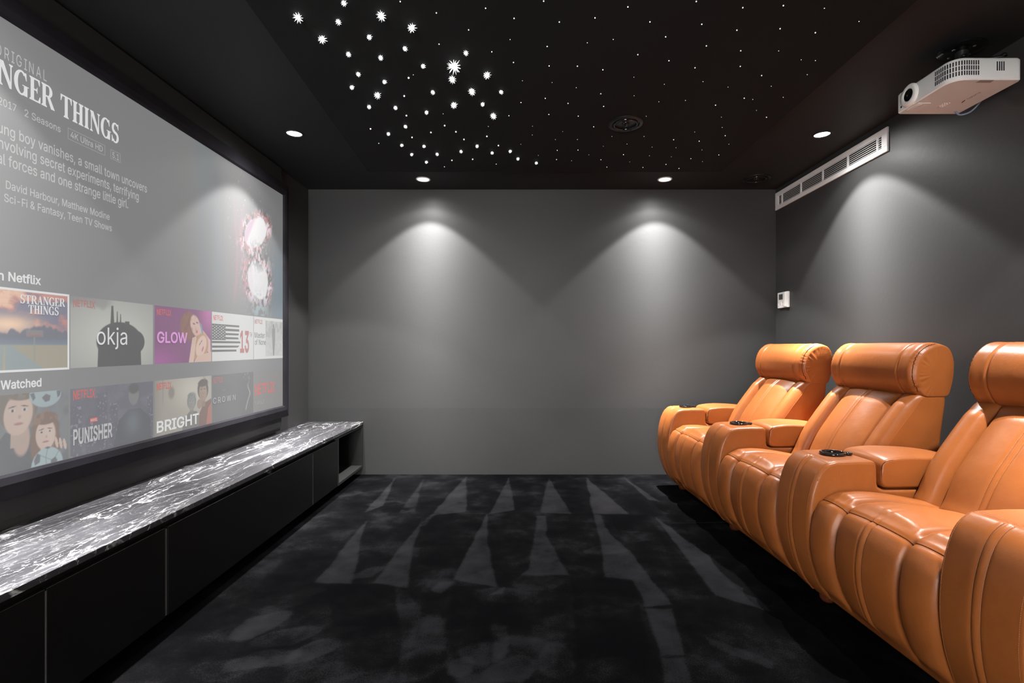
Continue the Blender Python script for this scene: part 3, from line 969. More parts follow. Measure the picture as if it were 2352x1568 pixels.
# ---- lettering
# outlines of a plain sans-serif alphabet: character, advance / contours in thousandths of an em
GLYPHS = '''
&448/197,-7 150,-2 110,12 78,34 54,62 39,96 34,133 37,163 47,189 63,213 85,235 111,256 140,279 216,335 226,343 237,352 246,363 255,375 260,389 262,405 258,427 245,445 226,457 201,461 184,459 168,453 155,444 145,431 139,416 137,399 139,380 145,363 155,346 169,327 185,307 204,284 438,0 364,0 171,231 121,293 102,319 87,344 78,370 75,398 79,430 91,458 109,481 134,499 165,510 200,513 235,510 266,499 290,482 308,459 320,433 324,404 322,382 315,362 305,342 291,325 275,308 256,293 154,217 128,195 110,174 100,154 97,131 100,108 109,87 124,70 143,57 166,49 193,46 223,50 251,59 278,75 301,95 321,121 336,151 346,186 349,224 408,224 405,180 397,144 385,115 371,92 357,75 345,62 333,47 305,23 271,7 234,-3
,188/38,-119 68,71 137,71 84,-119
-453/337,244 337,188 114,188 114,244
.188/95,-4 78,-1 63,9 53,24 50,41 53,59 63,73 78,83 95,87 113,83 128,73 138,59 141,41 138,24 128,9 113,-1
0453/227,-7 174,1 130,24 95,62 69,113 57,155 50,202 48,254 50,306 57,353 69,395 95,447 130,484 174,508 227,516 279,508 323,484 358,447 384,395 396,353 403,306 405,254 403,202 396,155 384,113 359,62 323,24 279,1/227,50 261,56 290,74 313,103 330,144 340,194 344,254 340,314 330,365 313,405 290,435 261,453 227,460 192,453 163,435 140,405 123,365 113,314 109,254 113,194 123,144 140,103 163,74 192,56
1453/76,0 76,55 391,55 391,0/276,509 276,0 212,0 212,448 209,448 86,358 86,427 198,509
2453/64,0 64,47 234,229 261,257 282,282 299,305 311,327 318,348 320,371 317,397 308,419 293,436 273,449 250,457 224,460 196,457 172,447 153,433 139,413 130,390 127,362 66,362 71,405 86,442 111,473 143,496 182,511 225,516 268,511 306,497 337,474 361,445 376,411 381,372 378,345 371,318 357,290 336,259 306,223 267,180 153,60 153,57 389,57 389,0
3453/218,-7 173,-3 133,10 98,30 70,57 52,91 44,132 109,132 115,107 126,87 144,71 165,59 191,52 219,50 248,53 275,61 297,74 315,93 325,116 329,145 326,172 316,196 299,217 275,234 242,244 201,248 157,248 157,299 288,448 288,452 70,452 70,509 372,509 372,461 211,278 211,289 264,288 308,276 344,253 371,222 387,186 393,145 387,103 370,66 344,36 309,12 266,-2
4453/40,105 40,158 247,509 311,509 109,166 109,163 413,163 413,105/282,0 282,121 282,146 282,318 343,318 343,0
5453/221,-7 178,-2 140,11 108,32 83,60 66,93 60,130 122,130 127,108 138,89 154,73 173,60 196,52 221,50 250,53 276,64 298,82 314,104 324,131 328,162 324,193 314,221 297,244 275,262 248,273 218,277 192,275 167,268 145,258 128,246 67,253 96,509 366,509 366,452 151,452 134,301 136,301 155,315 178,325 203,331 229,334 263,330 294,321 321,306 345,285 364,260 379,231 388,199 391,163 385,117 369,76 343,41 309,15 268,-1
7453/97,0 323,448 323,452 62,452 62,509 391,509 391,449 165,0
A480/16,0 201,509 276,509 463,0 395,0 287,302 276,334 264,372 250,420 232,478 245,478 228,419 213,371 201,333 191,302 85,0/110,142 110,199 370,199 370,142
B456/60,0 60,509 241,509 289,504 329,491 359,469 381,442 394,410 398,374 395,344 387,320 373,301 356,286 336,275 315,267 315,262 339,257 363,245 385,227 402,203 414,173 418,136 413,100 400,67 377,39 344,18 301,4 247,0/125,57 245,57 296,63 330,80 349,105 355,137 352,161 342,184 327,203 306,218 279,228 248,231 125,231/125,285 238,285 265,288 288,296 308,309 323,326 333,348 336,372 330,403 313,429 283,446 240,452 125,452
C510/267,-7 225,-3 186,7 150,25 119,49 92,79 70,115 53,157 44,203 40,254 44,305 53,352 70,393 92,429 119,459 150,484 186,501 225,512 267,516 305,513 340,504 373,490 402,471 427,447 448,418 463,385 473,348 408,348 401,373 389,395 375,413 357,428 337,440 315,449 292,454 267,456 223,450 184,432 150,403 125,364 109,314 103,254 109,194 125,145 151,105 184,76 223,59 267,53 292,55 315,60 337,69 357,81 375,96 389,114 401,136 408,160 473,160 463,124 448,91 428,62 402,38 373,19 341,5 305,-4
D502/219,0 96,0 96,57 215,57 272,63 318,81 354,110 379,149 394,198 399,255 394,312 379,361 354,399 320,428 275,446 221,452 93,452 93,509 225,509 273,505 315,495 353,478 399,441 433,391 449,351 458,306 462,255 458,205 449,159 433,119 411,83 384,54 351,31 312,14 268,3/125,509 125,0 60,0 60,509
E419/60,0 60,509 372,509 372,452 125,452 125,286 355,286 355,229 125,229 125,57 375,57 375,0
F410/60,0 60,509 369,509 369,452 125,452 125,278 346,278 346,221 125,221 125,0
G520/269,-7 225,-3 185,7 149,25 118,49 91,79 69,116 53,157 43,203 40,254 43,305 53,352 69,393 91,429 117,459 149,484 184,501 223,512 265,516 304,513 340,504 374,489 403,469 429,445 449,416 465,384 474,349 408,349 399,372 387,393 373,411 356,427 337,439 315,448 291,454 265,456 222,450 183,432 150,404 125,364 109,314 103,254 109,194 125,145 151,105 184,76 224,59 269,53 309,57 345,71 374,93 396,123 410,160 415,202 434,199 283,199 283,256 478,256 478,200 471,141 451,91 419,50 377,19 326,0
H517/60,0 60,509 125,509 125,289 392,289 392,509 457,509 457,0 392,0 392,232 125,232 125,0
I300/31,0 31,57 118,57 118,452 31,452 31,509 269,509 269,452 183,452 183,57 269,57 269,0
K467/104,145 104,216 122,239 139,261 157,282 174,303 193,324 212,344 364,509 448,509 231,276 228,276/60,0 60,509 125,509 125,334 124,225 125,193 125,0/372,0 188,259 228,309 449,0
L393/60,0 60,509 125,509 125,57 361,57 361,0
M628/60,0 60,509 152,509 277,187 287,159 299,123 311,84 322,49 307,49 318,83 330,121 342,158 352,187 476,509 568,509 568,0 504,0 504,291 504,327 505,369 506,413 507,457 513,457 505,433 498,409 482,363 467,322 456,291 342,0 286,0 170,291 159,321 145,361 129,408 112,457 119,457 120,416 121,372 122,328 122,291 122,0
N523/60,0 60,509 136,509 343,183 352,169 363,151 375,130 388,107 401,82 414,55 405,54 402,81 401,108 400,134 399,157 399,195 399,509 463,509 463,0 387,0 202,290 177,331 164,354 148,381 108,452 119,454 122,384 124,328 125,291 125,0
O533/267,-7 225,-3 186,7 150,25 119,49 92,79 70,115 53,157 44,203 40,254 44,305 53,352 70,393 92,429 119,459 150,484 186,501 225,512 267,516 309,512 348,501 384,484 415,459 442,429 464,393 480,352 490,305 493,254 490,203 480,157 464,115 442,79 415,49 384,25 348,7 309,-3/267,53 310,59 349,76 383,105 408,144 425,194 430,254 425,314 408,365 383,404 349,433 310,450 267,456 223,450 184,433 151,404 125,364 109,314 103,254 109,194 125,144 151,105 184,76 223,59
P445/60,0 60,509 235,509 289,503 332,487 366,462 390,430 404,391 409,348 404,304 390,265 366,233 332,207 289,191 235,186 109,186 109,242 233,242 269,246 297,256 318,272 333,294 342,319 344,348 342,376 333,402 318,423 297,439 268,449 232,452 125,452 125,0
R449/60,0 60,509 236,509 290,504 333,489 367,465 390,433 405,395 409,352 405,309 390,271 367,240 333,217 289,203 236,198 96,198 96,255 234,255 269,258 298,267 319,281 334,300 342,324 345,352 342,380 334,405 319,425 298,440 269,449 233,452 125,452 125,0/353,0 230,229 303,229 428,0
S447/224,-9 172,-4 128,9 91,31 64,60 46,96 38,137 104,137 110,110 123,88 142,71 166,59 194,52 224,49 257,52 286,60 311,74 329,92 341,114 346,139 342,161 332,179 316,193 296,205 272,214 245,222 184,239 128,260 86,289 60,326 52,372 58,413 75,448 102,476 138,498 180,511 227,516 275,511 316,498 351,476 377,449 394,415 401,378 337,378 326,412 302,437 267,453 225,459 194,456 167,448 145,435 129,418 118,398 115,376 119,352 131,334 148,319 169,308 191,300 212,293 264,279 287,272 312,264 336,252 359,238 379,220 395,198 405,171 408,139 403,99 386,64 360,34 323,11 278,-4
T449/32,452 32,509 417,509 417,452 257,452 257,0 193,0 193,452
U517/259,-8 203,-2 154,15 114,43 85,80 66,124 60,173 60,509 124,509 124,178 128,144 141,113 160,87 187,68 220,56 259,52 298,56 331,68 357,87 377,113 389,144 393,178 393,509 457,509 457,173 451,124 433,80 403,43 363,15 315,-2
V480/204,0 16,509 84,509 192,206 203,176 215,137 230,89 248,31 235,31 252,90 267,138 279,176 290,206 395,509 463,509 278,0
W686/155,0 16,509 82,509 163,196 170,171 175,145 187,94 192,67 197,40 189,40 194,67 200,94 205,120 211,145 224,196 306,509 380,509 462,196 468,171 474,145 486,94 492,67 497,40 488,40 493,67 499,94 504,120 510,145 523,196 603,509 670,509 530,0 455,0 368,323 359,356 351,391 344,431 336,475 350,475 342,433 335,395 327,359 318,323 230,0
X474/18,0 217,284 217,236 29,509 104,509 178,400 192,379 204,361 214,345 223,329 233,312 243,292 232,292 252,329 261,345 272,361 298,400 374,509 446,509 259,239 259,287 456,0 382,0 292,129 268,165 259,180 250,195 241,212 230,231 244,231 235,213 225,196 216,181 206,166 182,129 91,0
a389/160,-9 126,-5 94,5 68,22 48,45 35,73 30,108 34,138 43,161 58,179 78,193 100,203 125,211 152,216 178,220 234,227 252,230 265,235 273,243 276,255 276,257 273,279 267,297 256,311 240,322 220,329 196,331 171,329 149,322 132,313 118,301 107,288 100,274 41,291 57,322 79,346 104,364 133,375 163,382 194,384 215,383 239,379 263,372 286,360 306,343 322,320 333,290 337,251 337,0 277,0 277,52 272,52 264,38 252,25 236,12 215,1 190,-6/170,45 202,49 228,59 248,74 263,93 272,115 276,138 276,190 270,186 259,182 246,179 231,176 200,171 175,168 154,164 134,159 117,150 103,139 95,124 92,105 94,87 102,72 114,61 130,52 149,47
b424/229,-8 198,-5 172,4 153,17 138,31 127,46 118,59 112,59 112,0 53,0 53,509 114,509 114,319 118,319 127,331 137,346 152,360 171,373 197,381 229,384 274,378 313,361 345,332 370,293 385,245 390,189 385,133 370,84 346,45 313,16 274,-2/220,47 253,51 279,66 301,88 316,117 325,151 328,189 325,227 316,261 301,290 280,311 253,325 220,330 188,325 161,312 140,291 125,263 116,229 113,189 116,150 125,115 140,86 162,65 188,51
c396/207,-8 159,-2 117,16 82,46 56,85 40,133 34,187 40,243 56,291 82,330 117,360 159,378 207,384 234,383 260,377 284,368 305,356 324,341 340,322 353,301 362,277 303,262 298,276 290,289 281,301 270,311 257,319 242,325 226,329 207,330 173,325 145,310 124,287 108,258 99,224 96,187 99,151 108,117 124,89 145,66 173,51 207,46 226,48 243,52 258,58 271,66 282,76 292,89 299,102 304,117 363,102 354,78 341,56 325,37 306,21 285,9 261,-1 235,-6
d424/195,-8 151,-2 111,16 79,45 55,84 39,133 34,189 39,245 55,293 79,332 112,361 151,378 196,384 228,381 253,373 272,360 287,346 298,331 306,319 311,319 311,509 372,509 372,0 313,0 313,59 307,59 298,46 287,31 272,17 252,4 227,-5/205,47 236,51 263,65 284,86 299,115 309,150 312,189 309,229 300,263 284,291 263,312 237,325 205,330 172,325 145,311 124,290 108,261 99,227 96,189 99,151 109,117 124,88 145,66 172,51
e404/212,-8 161,-2 117,16 82,46 56,85 40,132 34,187 39,242 55,290 81,329 115,359 157,378 205,384 236,382 266,374 294,361 319,341 341,315 357,282 368,242 371,194 371,169 75,169 75,221 338,221 310,202 307,237 298,269 283,294 263,314 237,326 205,330 173,326 146,313 125,294 109,270 99,241 96,211 96,178 100,139 110,106 128,80 151,61 179,50 212,46 234,48 254,53 271,61 285,73 297,88 306,105 365,91 353,63 335,39 311,19 283,4 249,-5
f254/228,379 228,327 6,327 6,379/81,0 81,432 84,461 96,486 113,505 135,519 161,527 187,530 207,529 222,527 234,524 243,521 227,468 215,472 206,473 195,474 171,470 154,460 145,443 142,419 142,0
g425/207,-151 168,-148 134,-140 105,-127 82,-110 64,-91 51,-69 101,-41 110,-53 122,-66 136,-78 154,-88 178,-95 207,-97 249,-92 282,-75 304,-47 311,-6 311,68 306,68 298,56 287,41 272,28 252,16 227,8 195,5 152,10 113,27 80,53 55,90 39,136 34,191 39,246 55,293 80,332 112,361 152,378 196,384 228,382 253,373 273,360 288,346 299,331 308,319 313,319 313,379 372,379 372,-9 367,-54 350,-90 324,-117 291,-136 251,-147/205,59 237,63 264,75 285,95 300,121 309,154 312,193 309,231 300,264 285,291 264,312 237,325 205,330 172,325 145,312 124,290 109,262 99,229 96,193 99,155 109,123 124,96 145,76 172,63
h410/114,227 114,0 53,0 53,509 114,509 114,287 102,287 124,332 152,362 187,379 227,384 264,380 295,369 321,349 341,321 353,285 357,240 357,0 296,0 296,235 290,275 273,304 246,323 210,329 184,326 161,317 141,303 126,283 117,257
i167/53,0 53,379 114,379 114,0/84,443 67,446 54,455 44,468 41,483 44,499 54,512 67,521 84,524 100,521 114,512 123,499 126,483 123,468 114,455 100,446
j167/53,379 114,379 114,-30 111,-63 102,-90 86,-113 65,-129 37,-139 4,-143 -10,-143 -10,-87 2,-87 25,-83 40,-72 50,-54 53,-29/83,443 67,446 53,455 44,468 41,483 44,499 53,512 67,521 83,524 100,521 114,512 123,499 126,483 123,468 114,455 100,446
k381/110,137 110,212 121,212 284,379 360,379 184,199 177,199/53,0 53,509 114,509 114,0/294,0 148,186 191,229 372,0
l189/139,-2 101,3 74,20 58,47 53,84 53,509 114,509 114,99 115,77 120,62 130,54 146,52 160,53 170,54 181,3 162,-1 151,-2
m610/53,0 53,379 112,379 112,295 108,295 118,323 132,346 151,363 172,376 195,384 219,386 257,380 287,361 309,331 321,295 312,295 322,321 337,343 357,361 381,375 407,383 437,386 468,383 497,372 522,354 541,328 553,296 557,255 557,0 496,0 496,254 490,289 473,313 447,326 419,330 395,328 374,320 358,307 345,290 338,270 335,247 335,0 274,0 274,260 269,288 253,311 229,326 199,330 178,328 158,320 140,307 126,289 117,266 114,238 114,0
n410/114,227 114,0 53,0 53,379 112,379 112,287 102,287 124,332 152,362 187,379 227,384 264,380 295,369 321,349 341,321 353,285 357,240 357,0 296,0 296,235 290,275 273,304 246,323 210,329 184,326 161,317 141,303 126,283 117,257
o415/207,-8 159,-2 117,16 82,46 56,85 40,133 34,187 40,243 56,291 82,330 117,360 159,378 207,384 256,378 299,360 333,330 359,291 376,243 381,187 376,133 359,85 333,46 299,16 256,-2/207,46 242,51 270,66 292,89 307,117 316,151 319,187 316,224 307,258 292,287 270,310 242,325 207,330 173,325 145,310 124,287 108,258 99,224 96,187 99,151 108,117 124,89 145,66 173,51
p424/53,-143 53,379 112,379 112,319 118,319 126,331 137,346 152,360 171,373 197,381 229,384 274,378 313,361 345,332 370,293 385,245 390,189 385,133 370,84 346,45 313,16 274,-2 229,-8 198,-5 173,4 153,17 138,31 127,46 118,59 114,59 114,-143/220,47 253,51 279,66 301,88 316,117 325,151 328,189 325,227 316,261 301,290 280,311 253,325 220,330 188,325 161,312 140,291 125,263 116,229 113,189 116,150 125,115 140,86 162,65 188,51
r259/53,0 53,379 112,379 112,321 115,321 130,347 152,367 181,380 213,385 229,384 243,384 243,322 230,324 219,325 207,326 182,323 159,315 140,301 126,284 117,262 114,237 114,0
s365/182,-8 145,-5 112,3 84,18 62,38 45,63 36,94 94,107 105,79 124,60 150,49 181,45 217,50 244,62 262,81 268,103 265,121 254,136 237,147 212,155 149,170 104,186 72,208 53,237 47,274 51,305 65,332 87,354 115,370 149,381 187,384 223,381 254,372 279,358 299,339 314,316 324,290 268,277 258,298 243,316 219,328 187,333 156,329 131,317 114,299 109,277 112,258 124,243 144,232 172,223 229,209 275,194 306,171 325,142 331,107 326,75 312,47 290,24 260,6 223,-5
t227/204,379 204,327 6,327 6,379/65,471 126,471 126,98 128,76 136,61 150,53 170,50 185,51 202,54 213,2 203,-1 192,-3 180,-4 168,-4 125,2 92,21 72,52 65,93
u410/182,-5 146,-1 115,11 89,31 69,59 57,95 53,139 53,379 114,379 114,144 119,105 137,75 164,56 200,50 226,53 249,62 268,77 283,97 293,122 296,153 296,379 357,379 357,0 298,0 298,92 307,92 286,47 257,17 222,0
v389/163,0 17,379 84,379 165,155 177,121 187,87 196,53 206,21 184,21 194,53 203,87 213,121 224,155 305,379 371,379 226,0
w567/138,0 23,379 87,379 133,214 143,177 154,137 165,91 175,41 165,41 175,90 186,135 196,176 206,214 252,379 316,379 362,214 371,176 382,136 392,91 402,41 391,41 402,90 413,135 423,176 434,214 480,379 545,379 429,0 368,0 319,172 305,225 297,252 291,280 277,338 291,338 277,280 263,225 255,198 248,172 199,0
x379/21,0 171,218 171,171 29,379 100,379 147,306 164,279 179,253 193,229 207,206 175,206 190,229 202,253 216,279 233,306 282,379 352,379 209,169 209,214 358,0 287,0 231,85 214,112 200,136 187,159 173,182 205,182 191,159 178,136 165,112 148,85 91,0
y389/47,-139 61,-86 71,-87 88,-90 104,-89 118,-84 130,-74 141,-58 151,-36 163,-1 17,379 84,379 165,155 177,121 187,87 196,53 206,21 184,21 193,53 202,87 212,121 224,155 305,379 371,379 204,-58 191,-85 177,-107 159,-124 139,-136 117,-143 91,-145 77,-145 65,-143 54,-141'''
GL = {}
for ln in GLYPHS.strip('\n').split('\n'):
    parts_ = ln[1:].split('/')
    GL[ln[0]] = (int(parts_[0]) / 1000, [[tuple(int(v) / 1000 for v in q.split(',')) for q in c.split(' ')] for c in parts_[1:]])


def inset_loop(c, d):
    """a contour pushed outward by d (inner contours run the other way round)"""
    P = np.array(c)
    a = P - np.roll(P, 1, 0)
    b_ = np.roll(P, -1, 0) - P
    na = np.column_stack([a[:, 1], -a[:, 0]]) / (np.linalg.norm(a, axis=1)[:, None] + 1e-9)
    nb = np.column_stack([b_[:, 1], -b_[:, 0]]) / (np.linalg.norm(b_, axis=1)[:, None] + 1e-9)
    n = na + nb
    k = np.maximum((n * n).sum(1) / 2, .5)[:, None]
    return P - n / k * d


def text_polys(s, bold=0.0, spacing=1.0):
    VV, FF, x = [], [], 0.0
    for ch in s:
        if ch == ' ':
            x += .20 * spacing
            continue
        adv, cs = GL[ch]
        key = (ch, bold)
        if key not in TESS:
            outer = max(cs, key=lambda c: max(q[0] for q in c) - min(q[0] for q in c) + max(q[1] for q in c) - min(q[1] for q in c))
            P = np.array(outer)
            area = np.sum(P[:, 0] * np.roll(P[:, 1], -1) - np.roll(P[:, 0], -1) * P[:, 1])
            loops = [inset_loop(c, bold * (-1 if area > 0 else 1)) for c in cs] if bold else [np.array(c) for c in cs]
            vs, es = [], []
            for c in loops:
                k = len(vs)
                vs += [Vector(q) for q in c]
                es += [(k + a, k + (a + 1) % len(c)) for a in range(len(c))]
            ov, oe, of = delaunay_2d_cdt(vs, es, [], 0, 1e-6)[:3]
            keep = []
            for f in of:
                cx_ = sum(ov[a].x for a in f) / len(f)
                cy_ = sum(ov[a].y for a in f) / len(f)
                wn = 0
                for c in loops:
                    for q0, q1 in zip(c, np.roll(c, -1, 0)):
                        if (q0[1] <= cy_) != (q1[1] <= cy_):
                            if q0[0] + (cy_ - q0[1]) / (q1[1] - q0[1]) * (q1[0] - q0[0]) > cx_:
                                wn += 1 if q1[1] > q0[1] else -1
                if wn:
                    keep.append(tuple(f))
            TESS[key] = ([(v.x, v.y) for v in ov], keep)
        ov, keep = TESS[key]
        k = len(VV)
        VV += [(q[0] + x, q[1]) for q in ov]
        FF += [tuple(a + k for a in f) for f in keep]
        x += adv * spacing + (spacing - 1) * .06
    return np.array(VV), FF


TESS = {}
CAP = {}


def cap_h(bold):
    if bold not in CAP:
        V, _ = text_polys('H', bold)
        CAP[bold] = (V[:, 1].min(), V[:, 1].max())
    return CAP[bold]


def put(V, Fc, m, parent, s0, s1, t, cap, lo, hi, depth, warp=None, name='lettering'):
    V = V.copy()
    x0, x1 = V[:, 0].min(), V[:, 0].max()
    k = cap / (hi - lo)
    if s0 is None:
        sc = k * 0.98
        s = s1 - (x1 - V[:, 0]) * sc
    elif s1 is None:
        s = s0 + (V[:, 0] - x0) * k
    else:
        s = s0 + (V[:, 0] - x0) / (x1 - x0) * (s1 - s0)
    tt = (V[:, 1] - lo) * k
    if warp is not None:
        tt = warp((s - s.min()) / (s.max() - s.min()), tt / cap) * cap
    co = [(depth, a, t + b_) for a, b_ in zip(s, tt)]
    return obj(name, (co, Fc), m, parent)


def text(string, m, parent, s0, s1, t, cap, bold=0.0, spacing=1.0, depth=0.00018, warp=None, fit=None):
    V, Fc = text_polys(string, bold, spacing)
    lo, hi = cap_h(bold)
    if fit:      # the words 'fit' at the end of the line begin at s0
        V2, _ = text_polys(fit, bold, spacing)
        s0 = s1 - (s1 - s0) * np.ptp(V[:, 0]) / np.ptp(V2[:, 0])
    return put(V, Fc, m, parent, s0, s1, t, cap, lo, hi, depth, warp)


# heavy old-style serif capitals, drawn as strokes
def arc(cx, cy, rx, ry, a0, a1, tw, th, n=18):
    out = []
    for i in range(n):
        b0 = math.radians(a0 + (a1 - a0) * i / n)
        b1 = math.radians(a0 + (a1 - a0) * (i + 1) / n)
        q = lambda r1, r2, b_: (cx + r1 * math.cos(b_), cy + r2 * math.sin(b_))
        out.append([q(rx, ry, b0), q(rx, ry, b1), q(rx - tw, ry - th, b1), q(rx - tw, ry - th, b0)])
    return out


R_ = lambda x0, y0, x1, y1: [(x0, y0), (x1, y0), (x1, y1), (x0, y1)]


def serif(x, y, w, d):
    """bracketed slab at a stem end; d = +1 rises from a foot, -1 hangs from a head"""
    return [[(x - .07, y), (x + w + .07, y), (x + w + .07, y + .035 * d), (x + w, y + .10 * d), (x, y + .10 * d), (x - .07, y + .035 * d)]]


def glyph(ch):
    w, h = .20, .07
    if ch == 'I':
        return [R_(.08, 0, .08 + w, 1)] + serif(.08, 0, w, 1) + serif(.08, 1, w, -1), .40
    if ch == 'T':
        return [R_(.27, 0, .27 + w, 1), R_(0, 1 - h, .74, 1), [(0, 1), (0, .70), (.04, .70), (.12, 1 - h)], [(.74, 1), (.74, .70), (.70, .70), (.62, 1 - h)]] + serif(.27, 0, w, 1), .78
    if ch == 'H':
        return [R_(.08, 0, .08 + w, 1), R_(.50, 0, .50 + w, 1), R_(.25, .47, .52, .55)] + serif(.08, 0, w, 1) + serif(.08, 1, w, -1) + serif(.5, 0, w, 1) + serif(.5, 1, w, -1), .82
    if ch == 'N':
        return [R_(.10, 0, .17, 1), R_(.64, 0, .71, 1), [(.02, 1), (.24, 1), (.71, 0), (.60, 0)], [(.24, 1), (.28, 1), (.71, .12), (.71, 0)]] + serif(.10, 0, .07, 1) + serif(.64, 1, .07, -1), .82
    if ch == 'E':
        return [R_(.08, 0, .08 + w, 1), R_(.2, 1 - h, .62, 1), R_(.2, 0, .64, h), R_(.2, .47, .48, .54), [(.62, 1), (.62, .74), (.58, .74), (.5, 1 - h)], [(.66, 0), (.66, .28), (.62, .28), (.52, h)],
                [(.48, .38), (.48, .64), (.45, .64), (.40, .5), (.45, .38)]] + serif(.08, 0, w, 1) + serif(.08, 1, w, -1), .70
    if ch == 'R':
        return [R_(.08, 0, .08 + w, 1), R_(.2, 1 - h, .42, 1), R_(.2, .46, .42, .53)] + arc(.42, .73, .27, .27, -90, 90, .19, h) + [[(.34, .50), (.54, .48), (.84, 0), (.60, 0)]] + serif(.08, 0, w, 1) + serif(.08, 1, w, -1), .82
    if ch == 'A':
        return [[(.36, 1), (.44, 1), (.72, 0), (.50, 0), (.30, .82)], [(.38, 1), (.32, .88), (.07, 0), (.15, 0)], R_(.18, .30, .58, .37)] + serif(.07, 0, .08, 1) + serif(.51, 0, w, 1), .80
    if ch == 'G':
        return arc(.42, .5, .40, .52, 48, 330, .21, .08, 30) + [R_(.56, .0, .56 + w, .44)] + [[(.48, .44), (.84, .44), (.84, .40), (.48, .40)], [(.62, .98), (.70, .98), (.72, .66), (.68, .66), (.60, .86)]], .86
    if ch == 'S':
        return arc(.32, .73, .28, .29, 40, 262, .17, .08) + arc(.32, .28, .30, .30, 90, -150, .18, .08) + [[(.10, .60), (.20, .50), (.50, .34), (.60, .40), (.40, .54), (.22, .66)],
                [(.52, 1), (.58, 1), (.59, .70), (.55, .70), (.47, .90)], [(.04, .34), (.08, .34), (.18, .08), (.08, 0), (.04, 0)]], .66
    return [], .3


def serif_text(string, m, parent, s0, s1, t, cap, depth=0.00018, track=0.0, name='lettering'):
    V, Fc, x = [], [], 0.0
    for ch in string:
        if ch == ' ':
            x += .34
            continue
        pl, w = glyph(ch)
        for q in pl:
            Fc.append(tuple(range(len(V), len(V) + len(q))))
            V += [(x + a, b_) for a, b_ in q]
        x += w + track
    return put(np.array(V), Fc, m, parent, s0, s1, t, cap, 0.0, 1.0, depth, name=name)


def outline(m, parent, s0, s1, t0, t1, w, depth=0.00018, name='outline'):
    V, Fc = [], []
    for a0, a1, b0, b1 in ((s0, s1, t0, t0 + w), (s0, s1, t1 - w, t1), (s0, s0 + w, t0, t1), (s1 - w, s1, t0, t1)):
        k = len(V)
        V += [(depth, a0, b0), (depth, a1, b0), (depth, a1, b1), (depth, a0, b1)]
        Fc.append((k, k + 1, k + 2, k + 3))
    return obj(name, (V, Fc), m, parent)


menu = scr
text('NETFLIX ORIGINAL', T_text, menu, 1.7045, 1.8556, 2.051, 0.039, spacing=1.25, fit='RIGINAL').name = 'heading_text'
serif_text('STRANGER', T_title, menu, 1.490, 1.888, 1.958, 0.083, name='title_text')
serif_text('THINGS', T_title, menu, 1.9115, 2.1875, 1.954, 0.083, name='title_text')
for string, s0, s1, t, cap, mm, ft in [
    ('2017', 1.700, 1.744, 1.888, .0255, T_text, '017'), ('2 Seasons', 1.773, 1.9115, 1.888, .0255, T_text, None),
    ('4K Ultra HD', 1.954, 2.1036, 1.888, .0245, T_text, None), ('5.1', 2.1535, 2.188, 1.884, .0245, T_text, None),
    ('When a young boy vanishes, a small town uncovers', 1.703, 2.352, 1.794, .037, T_text, 'ng boy vanishes, a small town uncovers'),
    ('a mystery involving secret experiments, terrifying', 1.703, 2.3016, 1.743, .037, T_text, 'volving secret experiments, terrifying'),
    ('supernatural forces and one strange little girl.', 1.7174, 2.2406, 1.691, .037, T_text, 'forces and one strange little girl.'),
    ('David Harbour, Matthew Modine', 1.7088, 2.139, 1.614, .0275, T_text, None),
    ('Sci-Fi & Fantasy, Teen TV Shows', 1.703, 2.1504, 1.5686, .0275, T_text, None)]:
    text(string, mm, menu, s0, s1, t, cap, bold=.005, fit=ft).name = 'description_text'
outline(T_faint, menu, 1.9417, 2.116, 1.877, 1.9215, .003, name='badge_outline')
outline(T_faint, menu, 2.1436, 2.197, 1.8765, 1.917, .003, name='badge_outline')
text('on Netflix', T_white, menu, 1.717, 1.8337, 1.3015, .032, bold=.02, fit='Netflix').name = 'row_heading'
text('Watched', T_white, menu, 1.726, 1.8354, .934, .031, bold=.02, fit='atched').name = 'row_heading'


